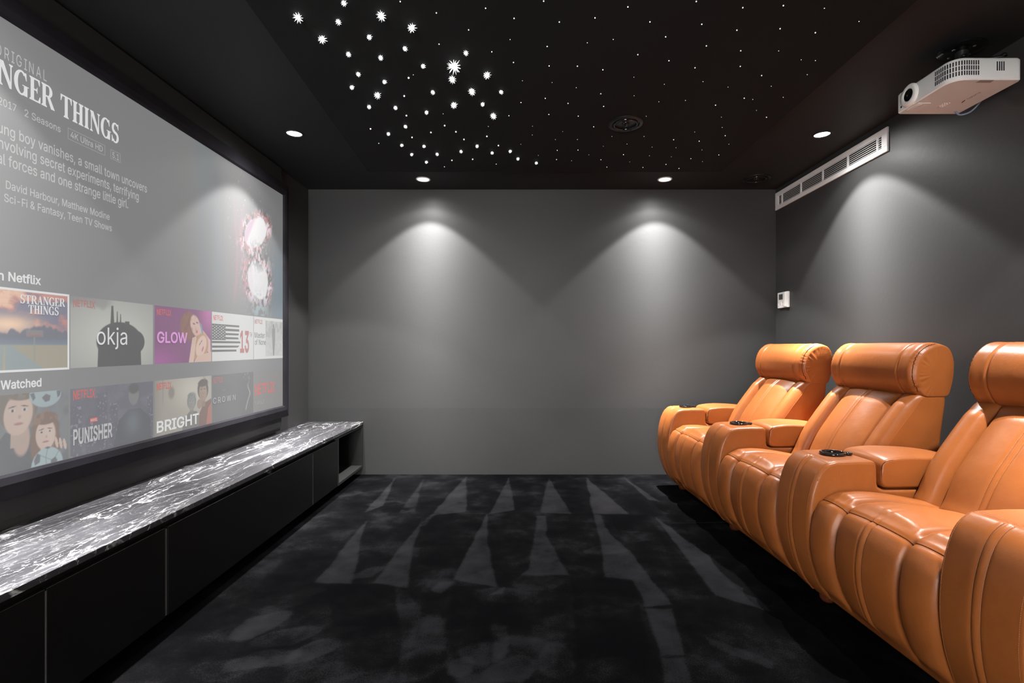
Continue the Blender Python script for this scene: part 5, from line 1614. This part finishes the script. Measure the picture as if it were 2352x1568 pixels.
def make_recliner(label, two_arms):
    t = thing('recliner', label, 'recliner', (0, 0, 0), (0, 0, 0), 'tan leather recliners in a row')
    bm = loft(SEATP, seat_ys, seat_off, .022)
    seat = obj('seat_cushion', bm, M_leather, t, smooth=True, sharp=70)
    bm = B()
    for yy in (-.014, .014):
        pts = front_sorted(surf_line(SEATP, seat_off, yy, lambda x, z: x < .052 and .075 < z < .462, .0012))
        obj('stitching', dashes(B(), pts, .0009), M_thread, seat)
    # dark seam between top and front
    i = int(np.argmin(np.hypot(SEATP[:, 0] - .052, SEATP[:, 1] - .467)))
    Nn = normals2(SEATP)
    pts = []
    for y in np.linspace(-SW + .012, SW - .012, 80):
        o = seat_off(y, SEATP)[i]
        q = SEATP[i] + Nn[i] * (o + .0006)
        pts.append((q[0], y, q[1]))
    obj('seam', tube(B(), pts, .0016, 5), M_seam, seat, smooth=True)

    # backrest
    bp = np.array([(.425, .43), (.455, .50), (.502, .60), (.572, .70), (.650, .80), (.690, .852), (.74, .862), (.80, .862), (.812, .83), (.795, .70), (.778, .55), (.762, .35), (.75, .14), (.66, .12), (.56, .20), (.47, .34)])
    BP = resample(catmull(bp, 8), .010)
    BG = [-.185, .185]

    def back_off(y, P):
        front = ((P[:, 0] < .435 + (P[:, 1] - .43) * .64 + .03) & (P[:, 1] > .40) & (P[:, 1] < .862)).astype(float)
        front *= np.clip((P[:, 1] - .40) / .06, 0, 1)
        b_ = puff(y, BG, .034, SW - .004, 2.8)
        for g in BG:
            b_ -= .015 * math.exp(-((y - g) / .011) ** 2)
        taper = np.where(P[:, 1] > .76, np.clip((.862 - P[:, 1]) / .07, 0, 1) ** .6, 1.0)
        o = front * b_ * taper
        if abs(y) < .03:
            o = o + front * (.002 * math.exp(-(y / .008) ** 2) - .0035 * math.exp(-((abs(y) - .012) / .004) ** 2))
        return o
    bys = sorted(set([round(v, 5) for v in end_ys(-SW + .004, SW - .004, .018, 50)] + [round(g + d, 5) for g in (-.185, 0, .185) for d in (-.02, -.015, -.01, -.006, -.003, 0, .003, .006, .01, .015, .02)]))
    back = obj('backrest', loft(BP, bys, back_off, .018), M_leather, t, smooth=True, sharp=70)
    bm = B()
    for yy in (-.012, .012):
        pts = front_sorted(surf_line(BP, back_off, yy, lambda x, z: x < .435 + (z - .43) * .64 + .03 and .47 < z < .85, .0010))
        obj('stitching', dashes(B(), pts, .0008), M_thread, back)
    bm = B()
    for sy in (-1, 1):
        pts = front_sorted(surf_line(BP, lambda y, P: np.zeros(len(P)), sy * (SW - .006), lambda x, z: x < .435 + (z - .43) * .64 + .03 and .45 < z < .855, -.012))
        obj('piping', tube(B(), pts, .0022, 6), M_leather, back, smooth=True)

    # headrest roll
    hp = np.array([(.705, .848), (.676, .875), (.652, .925), (.652, .985), (.676, 1.045), (.722, 1.084), (.775, 1.094), (.822, 1.074), (.846, 1.02), (.846, .95), (.834, .89), (.815, .850), (.76, .846)])
    HP = resample(catmull(hp, 10), .007)
    hc = np.array([.75, .97])
    ang = np.arctan2(HP[:, 1] - hc[1], HP[:, 0] - hc[0])
    HW = SW - .001

    def head_off(y, P):
        front = np.clip((.80 - P[:, 0]) / .08, 0, 1) * np.clip((P[:, 1] - .845) / .03, 0, 1)
        o = .006 * (1 - (y / HW) ** 2) * front
        for g in (-.200, .200):
            o = o - front * .006 * math.exp(-((y - g) / .006) ** 2)
            o = o + front * .003 * math.exp(-((y - g) / .03) ** 2)
        o = o + front * .006 * sstep(.215, .262, abs(y)) * (1 - sstep(.272, HW, abs(y)))
        # gathers towards each end
        w = math.exp(-((abs(y) - .280) / .010) ** 2)
        gath = np.sin(ang * 41 + 2.6 * np.sin(ang * 7 + .6)) * (.55 + .45 * np.sin(ang * 5 + 1))
        o = o + w * front * (-.005 + .0030 * gath)
        return o
    hys = sorted(set([round(v, 5) for v in end_ys(-HW, HW, .028, 44, 9)] + [round(s * (g + d), 5) for s in (-1, 1) for g in (.200,) for d in (-.012, -.008, -.005, -.002, 0, .002, .005, .008, .012)] + [round(s * g, 5) for s in (-1, 1) for g in (.222, .23, .24, .25, .255, .26, .263, .268)]))
    bm = loft(HP, hys, head_off, .028, lambda P: .25 + .75 * np.clip((.82 - P[:, 0]) / .09, 0, 1) * np.clip((P[:, 1] - .846) / .03, 0, 1))
    # gathered side panels: dome the end caps
    caps = [f for f in bm.faces if len(f.verts) > 10]
    for f in caps:
        sgn = 1 if f.calc_center_median().y > 0 else -1
        loop = [v for v in f.verts]
        ctr = Vector((.765, 0, .955))
        prev = loop
        bm.faces.remove(f)
        for k, sc in enumerate((.90, .70, .45, .2)):
            ring = []
            for v in loop:
                d = Vector((v.co.x - ctr.x, 0, v.co.z - ctr.z))
                a = math.atan2(d.z, d.x)
                fr = max(0.0, min(1.0, (.80 - v.co.x) / .08))
                wr = (.0034, .0006, 0, 0)[k] * math.sin(a * 27 + 3 * math.sin(a * 4 + 1)) * fr * (.6 + .4 * math.sin(a * 6))
                q = ctr + d * sc
                q.y = v.co.y + sgn * (.003 * (k > 0) + wr)
                ring.append(bm.verts.new(q))
            for i in range(len(loop)):
                j = (i + 1) % len(loop)
                bm.faces.new((prev[i], prev[j], ring[j], ring[i]))
            prev = ring
        bm.faces.new(prev)
    head = obj('headrest', bm, M_leather, t, smooth=True, sharp=80)
    bm = B()
    for sy in (-1, 1):
        pts = []
        Nh = normals2(HP)
        yy = sy * (HW - .012)
        hin = .028 - math.sqrt(.028 ** 2 - .016 ** 2)
        ho = np.asarray(head_off(yy, HP))
        for q, nn, o_ in zip(HP, Nh, ho):
            if q[0] < .79 and q[1] > .868:
                w_ = o_ - hin + .0002
                pts.append((q[0] + nn[0] * w_, yy, q[1] + nn[1] * w_))
        pts = sorted(pts, key=lambda p: math.atan2(p[2] - .95, -(p[0] - .80)))
        obj('seam', tube(B(), pts, .0017, 6), M_seam, head, smooth=True)

    # arms
    def arm(y0, sgn):
        ap = [(.105, .055), (.055, .12), (.018, .22), (.002, .32), (.004, .42), (.018, .50), (.044, .568), (.078, .605), (.115, .618)]
        body = list(catmull(ap, 8, closed=False)) + [(.20, .6205), (.268, .6195), (.282, .610), (.285, .595), (.2865, .535), (.292, .512), (.31, .505), (.70, .505), (.745, .50), (.75, .47), (.75, .08), (.72, .055)]
        AP = resample(np.array(body), .0085)
        y1 = y0 + AW

        def aoff(y, P):
            o = np.zeros(len(P))
            yc = y - (y0 + y1) / 2
            fr = ((P[:, 0] < .10)).astype(float)
            o += fr * .008 * (1 - (yc / (AW / 2)) ** 2)
            if abs(yc) < .035:
                o += fr * (.003 * math.exp(-(yc / .008) ** 2) - .0035 * math.exp(-((abs(yc) - .013) / .004) ** 2))
            return o
        yc = (y0 + y1) / 2
        ys = sorted(set([round(v, 5) for v in end_ys(y0, y1, .016, 10)] + [round(yc + d, 5) for d in (-.03, -.022, -.017, -.013, -.009, -.005, 0, .005, .009, .013, .017, .022, .03)]))
        a = obj('armrest', loft(AP, ys, aoff, .016), M_leather, t, smooth=True, sharp=60)
        bm = B()
        for d in (-.013, .013):
            pts = front_sorted(surf_line(AP, aoff, yc + d, lambda x, z: x < .098 and z > .07, .0010))
            obj('stitching', dashes(B(), pts, .0009), M_thread, a)
        for yy in (y0 + .0145, y1 - .0145):
            pts = front_sorted(surf_line(AP, aoff, yy, lambda x, z: x < .115 and z > .07, .0007))
            obj('stitching', dashes(B(), pts, .0008), M_thread, a)
        # stitched line across the top edge of the front strip
        pts = [(.108, y0 + .02 + (AW - .04) * i / 12, .6172 + .0022) for i in range(13)]
        obj('stitching', dashes(B(), pts, .0008), M_thread, a)
        # edge welts on both sides of the block
        bm = B()
        for yy, s in ((y0 + .0035, -1), (y1 - .0035, 1)):
            keep = [q for q in AP if q[0] < .288 and q[1] > .505 and not (q[0] < .06)]
            Na = normals2(AP)
            pts = []
            for q, nn in zip(AP, Na):
                if q[1] > .50 and .03 < q[0] < .288:
                    pts.append((q[0] - nn[0] * .0065, yy, q[1] - nn[1] * .0065))
            pts = sorted(pts, key=lambda p: (p[0] if p[0] < .27 else .27 + (.62 - p[2])))
            obj('welt', tube(B(), pts, .0016, 5), M_leather, a, smooth=True)
        # padded lid behind the cup holder
        lp = [(.299, .548), (.303, .522), (.322, .5095), (.40, .5085), (.55, .5085), (.66, .5085), (.70, .513), (.715, .54), (.712, .58), (.695, .606), (.64, .620), (.55, .632), (.42, .637), (.335, .629), (.307, .614), (.299, .592)]
        LP = resample(catmull(np.array(lp), 8), .008)

        def loff(y, P):
            yq = (y - yc) / (AW / 2)
            return np.where(P[:, 1] > .575, .012 * (1 - yq ** 2) - .004, 0.0)
        ys2 = end_ys(y0 - .002, y1 + .002, .011, 14)
        lid = obj('arm_pad', loft(LP, ys2, loff, .011), M_leather, a, smooth=True, sharp=70)
        bm = B()
        for yy in (y0 + .0012, y1 - .0012):
            pts = [(.308, yy, .530), (.303, yy, .56), (.303, yy, .592), (.312, yy, .611), (.338, yy, .621), (.42, yy, .628), (.52, yy, .625), (.60, yy, .618), (.66, yy, .609)]
            obj('pad_seam', tube(B(), [tuple(q) for q in catmull(np.array(pts), 5, closed=False)], .0013, 5), M_seam, a, smooth=True)
        # cup holder
        if sgn < 0:
            return ball_feet(yc, a)
        M_ = Matrix.Translation((.185, yc + .005, .6195))
        bm = lathe(B(), [(.047, .0), (.050, .004), (.050, .009), (.047, .0125), (.043, .0125), (.0405, .009), (.040, .001)], 40, M_)
        lathe(bm, [(.0, .001), (.012, .001), (.017, .005), (.017, .0105), (.013, .013), (.0, .0135)], 24, Matrix.Translation((.240, yc - .012, .6195)))
        lathe(bm, [(.0405, .002), (.0, .002)], 40, M_)
        tag(obj('cup_holder', bm, M_gloss, a, smooth=True, sharp=60), 'glossy black cup holder')
        return ball_feet(yc, a)

    def ball_feet(yc, a):
        for fx in (.16, .64):
            bm = lathe(B(), [(.0, .0), (.022, .0), (.031, .012), (.033, .028), (.028, .045), (.022, .056), (.0, .056)], 24, Matrix.Translation((fx, yc, 0)))
            tag(obj('foot', bm, M_wood, t, smooth=True), 'dark red wooden ball foot')
        return a
    arm(SW, 1)
    if two_arms:
        arm(-SW - AW, -1)
    # under-frame between the arms
    bm = B()
    box(bm, .16, .72, -SW, SW, .055, .12, .01)
    obj('base_frame', bm, M_black, t)
    return t


def copy_tree(o, parent=None):
    c = o.copy()
    C.objects.link(c)
    if parent is not None:
        c.parent = parent
    for ch in list(o.children):
        copy_tree(ch, c)
    return c


ROW = math.radians(2.7)
near = make_recliner('nearest tan leather recliner, its seat whole but its back cut by the right edge', True)
protos = make_recliner('middle tan leather recliner, between the far chair and the nearest', False)
spots = [(near, 1.722), (protos, 2.558)]
far = copy_tree(protos)
far['label'] = 'far tan leather recliner, closest to the back wall'
spots.append((far, 3.394))
for o, yy in spots:
    o.location = (1.177 - .0478 * (yy - 1.43) - .004, yy, 0)
    o.rotation_euler = (0, 0, ROW)

# ------------------------------------------------------------------ projector on its ceiling mount
PX0, PX1, PY0, PY1, PZ0, PZ1 = 1.795, 2.085, 2.10, 2.415, 2.190, 2.286
prj = thing('projector', 'white projector hanging from the ceiling by the right wall', 'projector', (PX0, PY0, PZ0))
W_, D_, H_ = PX1 - PX0, PY1 - PY0, PZ1 - PZ0


def rrect(x0, x1, y0, y1, r, n=8):
    pts = []
    for cx_, cy_, a0 in ((x1 - r[1], y0 + r[1], -90), (x1 - r[2], y1 - r[2], 0), (x0 + r[3], y1 - r[3], 90), (x0 + r[0], y0 + r[0], 180)):
        rr = r[1] if a0 == -90 else r[2] if a0 == 0 else r[3] if a0 == 90 else r[0]
        for k in range(n + 1):
            a = math.radians(a0 + 90 * k / n)
            pts.append((cx_ + rr * math.cos(a), cy_ + rr * math.sin(a)))
    return pts


outl = rrect(0, W_, 0, D_, (.055, .02, .02, .012))


def shrink(pts, d):
    P = np.array(pts)
    return P - normals2(P) * d


bm = B()
levels = [(0.0, .003), (.003, 0.0), (H_ - .012, 0.0), (H_ - .004, .006), (H_, .016)]
rings = []
for z, d in levels:
    rings.append([bm.verts.new((q[0], q[1], z)) for q in shrink(outl, d)])
for a, b_ in zip(rings, rings[1:]):
    for i in range(len(a)):
        j = (i + 1) % len(a)
        bm.faces.new((a[i], a[j], b_[j], b_[i]))
bm.faces.new(rings[-1])
bm.faces.new(rings[0])
shell = obj('housing', bm, M_white, prj, smooth=True, sharp=40)
bm = B()
prism(bm, [tuple(q) for q in shrink(outl, .004)], -.0015, .001)
bot = obj('bottom_panel', bm, M_offwhite, prj)

# lens on the face towards the screen (x = 0 face), near the far end
Rx = Matrix.Rotation(-PI / 2, 4, 'Y')
LM = Matrix.Translation((0, D_ - .082, .050)) @ Rx
lens = obj('lens_ring', lathe(B(), [(.050, -.001), (.050, .004), (.044, .010), (.034, .013), (.029, .011), (.027, .002)], 48, LM), M_white, prj, smooth=True, sharp=50)
obj('lens_barrel', lathe(B(), [(.027, .002), (.0265, .009), (.024, .009), (.022, .003), (.019, .003), (.0185, .006), (.017, .006), (.0165, .0035)], 48, LM), M_gloss, lens, smooth=True, sharp=40)
obj('lens_glass', lathe(B(), [(.0165, .0035), (.009, .006), (0, .0068)], 32, LM), M_gloss, lens, smooth=True)
obj('sensor_window', lathe(B(), [(.0, .0012), (.0045, .0012), (.005, -.001)], 20, Matrix.Translation((0, D_ - .028, .020)) @ Rx), M_gloss, prj, smooth=True)


# vents: slots wrapped on the near face and the rounded corner
def slot(parent, name, s, z0, z1, w, m, out=.0006):
    """a slot on the outline at arc length s from the near corner's far side"""
    P = np.array(outl)
    loop = np.vstack([P, P[:1]])
    return loop


def walk(total):
    """points along the visible outline: from the lens face round the near left corner to the near face"""
    path = [(0.0, D_ - .012), (0.0, .055)]
    for k in range(1, 17):
        a = math.radians(180 + 90 * k / 16)
        path.append((.055 + .055 * math.cos(a), .055 + .055 * math.sin(a)))
    path.append((W_ - .02, 0.0))
    d = 0.0
    for (x0, y0), (x1, y1) in zip(path, path[1:]):
        L_ = math.hypot(x1 - x0, y1 - y0)
        if d + L_ >= total:
            t = (total - d) / L_
            tx_, ty_ = (x1 - x0) / L_, (y1 - y0) / L_
            return Vector((x0 + (x1 - x0) * t, y0 + (y1 - y0) * t, 0)), Vector((tx_, ty_, 0)), Vector((ty_, -tx_, 0))
        d += L_
    return None


base = (D_ - .012) - .055
corner = .055 * PI / 2


def vslots(ss, rows, w, m, name):
    bm = B()
    for s in ss:
        p, tn, nn = walk(s)
        nn = -nn if nn.dot(Vector((W_ / 2 - p.x, D_ / 2 - p.y, 0))) > 0 else nn
        for z0, z1 in rows:
            o = nn * .0006
            c = [p - tn * w / 2 + o, p + tn * w / 2 + o]
            vs = [bm.verts.new((c[0].x, c[0].y, z0)), bm.verts.new((c[1].x, c[1].y, z0)), bm.verts.new((c[1].x, c[1].y, z1)), bm.verts.new((c[0].x, c[0].y, z1))]
            i_ = [bm.verts.new(v.co - nn * .002) for v in vs]
            bm.faces.new(vs)
            for k in range(4):
                bm.faces.new((vs[k], vs[(k + 1) % 4], i_[(k + 1) % 4], i_[k]))
    obj(name, bm, m, prj)


ss = [base - .035 + .0095 * k for k in range(0, 19)]
vslots(ss, [(.018, .036), (.0395, .0575), (.061, .079)], .0052, M_ink, 'vent_slots')
e0 = base + corner + (W_ - .075) - .105
vslots([base + corner + .128 + .0092 * k for k in range(4)], [(.036, .074)], .005, M_ink, 'vent_slots')
# bottom details
bm = B()
for i in range(3):
    for j in range(4):
        if i == 0 and j == 0:
            continue
        M_ = Matrix.Translation((.135 + .011 * i, D_ - .075 - .012 * j, -.0016)) @ Matrix.Rotation(PI, 4, 'X')
        lathe(bm, [(.0035, -.0005), (.0035, .001), (.0, .0016)], 12, M_)
obj('key_pad', bm, M_white, prj, smooth=True)
bm = lathe(B(), [(.0045, -.0005), (.0045, .001), (.0, .0016)], 12, Matrix.Translation((.135, D_ - .073, -.0016)) @ Matrix.Rotation(PI, 4, 'X'))
obj('power_key', bm, mat('red_key', (.7, .2, .17), .5, mottle=(9, .1)), prj, smooth=True)
bm = B()
box(bm, .012, .070, D_ - .115, D_ - .045, -.004, -.001, .0012, 1)
foot = obj('lens_slider', bm, M_white, prj)
bm = B()
prism(bm, [(.02, D_ - .10), (.034, D_ - .108), (.046, D_ - .10), (.046, D_ - .062), (.034, D_ - .055), (.02, D_ - .062)], -.0052, -.004)
obj('grip', bm, M_offwhite, foot)
bm = B()
box(bm, .115, .175, .004, .024, -.0022, -.001)
obj('sticker', bm, M_greyink, prj)
# maker's script under the case
V, Fc = text_polys('Optoma', .0)
V = V - V.min(0)
V = V / V[:, 1].max() * .013
ang = math.radians(-90)
co = [(.212 - b_, .165 - a * 1.25, -.0022) for a, b_ in V]
obj('lettering', (co, Fc), M_ink, prj)
sw = [(.199, .168, -.0022), (.203, .192, -.0022), (.212, .204, -.0022), (.2065, .180, -.0022)]
obj('swoosh', (sw, [(0, 1, 2, 3)]), M_ink, prj)
# cable
pts = [(W_ - .03, D_ * .55, .02), (W_ - .004, D_ * .50, -.012), (W_ + .012, D_ * .40, -.016), (W_ + .024, D_ * .28, .004), (W_ + .036, D_ * .22, .04)]
pts = [(W_ - .04 + .0, D_ - .03, .004), (W_ - .02, D_ - .035, -.02), (W_ + .01, D_ - .06, -.016), (W_ + .03, D_ - .09, .02), (W_ + .04, D_ - .1, .06)]
obj('cable', tube(B(), [tuple(q) for q in catmull(np.array(pts), 6, closed=False)], .004, 8), M_cable, prj, smooth=True)

mnt = thing('projector_mount', 'black round ceiling bracket holding the white projector', 'bracket', (PX0 + .165, PY0 + .15, ZC))
obj('ceiling_plate', lathe(B(), [(.0, -.012), (.055, -.012), (.083, -.008), (.088, -.003), (.088, 0.0)], 48), M_gloss, mnt, smooth=True, sharp=40)
obj('post', lathe(B(), [(.024, -.012), (.024, -.045), (.034, -.05), (.034, -.075), (.0, -.075)], 32), M_black, mnt, smooth=True, sharp=40)
zt = PZ1 - ZC
for dx, dy in ((-.095, .09), (.10, .10), (.095, -.10), (-.07, -.09)):
    bm = B()
    tube(bm, [(0, 0, -.068), (dx * .5, dy * .5, -.075), (dx, dy, -.083), (dx, dy, zt + .002)], .006, 8)
    a = obj('arm', bm, M_black, mnt, smooth=True)
    bm = lathe(B(), [(.011, .0), (.011, .008), (.007, .012), (0, .013)], 16, Matrix.Translation((dx, dy, -.086)))
    obj('knob', bm, M_chrome, a, smooth=True)
for k in range(4):
    a = 2 * PI * (k + .2) / 4
    bm = lathe(B(), [(.007, -.009), (.007, -.013), (.0, -.016)], 12, Matrix.Translation((.05 * math.cos(a), .05 * math.sin(a), 0)))
    obj('screw', bm, M_chrome, mnt, smooth=True)

# ------------------------------------------------------------------ air vent on the right wall
VY0, VY1, VZ0, VZ1 = 2.945, 4.245, 2.219, 2.362
vent = thing('air_vent', 'long white slatted air vent high on the right wall', 'vent', (XR, VY0, VZ0))
VL, VH = VY1 - VY0, VZ1 - VZ0
bm = B()
fb = .033
box(bm, -.012, 0, 0, VL, 0, fb, .002, 1)
box(bm, -.012, 0, 0, VL, VH - fb, VH, .002, 1)
box(bm, -.012, 0, 0, .048, fb, VH - fb, .002, 1)
box(bm, -.012, 0, VL - .048, VL, fb, VH - fb, .002, 1)
obj('frame', bm, M_vent, vent)
bm = B()
box(bm, -.0015, -.0002, .04, VL - .04, fb - .005, VH - fb + .005)
obj('backing', bm, M_dark, vent)
for k in range(6):
    z = fb + (VH - 2 * fb) * (k + .5) / 6
    bm = B()
    prism(bm, [(-.0112, -.0022), (-.0108, .0012), (-.0055, .0032), (-.0060, -.0002)], .046, VL - .046)
    # prism was drawn along z; turn it to run along the wall
    for v in bm.verts:
        v.co = Vector((v.co.x, v.co.z, z + v.co.y))
    obj('slat', bm, M_vent, vent)
for yy in (3.03, 3.305, 3.58, 3.86, 4.14):
    bm = B()
    box(bm, -.0112, -.002, yy - VY0 - .005, yy - VY0 + .005, fb, VH - fb)
    obj('divider', bm, M_vent, vent)

# ------------------------------------------------------------------ intercom by the corner
ic = thing('intercom', 'small white wall intercom with a grey display beside the back right corner', 'intercom', (XR, 4.035, 1.393))
IW, IH = .152, .128
bm = B()
box(bm, -.022, 0, 0, IW, 0, IH, .004, 2)
obj('body', bm, M_white, ic)
bm = B()
box(bm, -.034, -.020, .004, .042, .003, IH - .003, .006, 3)
obj('handset', bm, M_white, ic, smooth=True, sharp=50)
bm = B()
box(bm, -.0232, -.020, .068, .126, .068, .112)
obj('display', bm, M_lcd, ic)
bm = B()
lathe(bm, [(.0, .001), (.017, .001), (.019, .0)], 28, Matrix.Translation((-.022, .098, .033)) @ Rx)
ring = obj('dial', bm, M_vent, ic, smooth=True)
for yy, zz in ((.063, .046), (.133, .046), (.063, .016), (.133, .016), (.098, .033), (.016, .012)):
    bm = lathe(B(), [(.0, .0016), (.0028, .0016), (.0034, 0)], 12, Matrix.Translation((-.022 if yy > .05 else -.034, yy, zz)) @ Rx)
    obj('button', bm, M_greyink, ic, smooth=True)
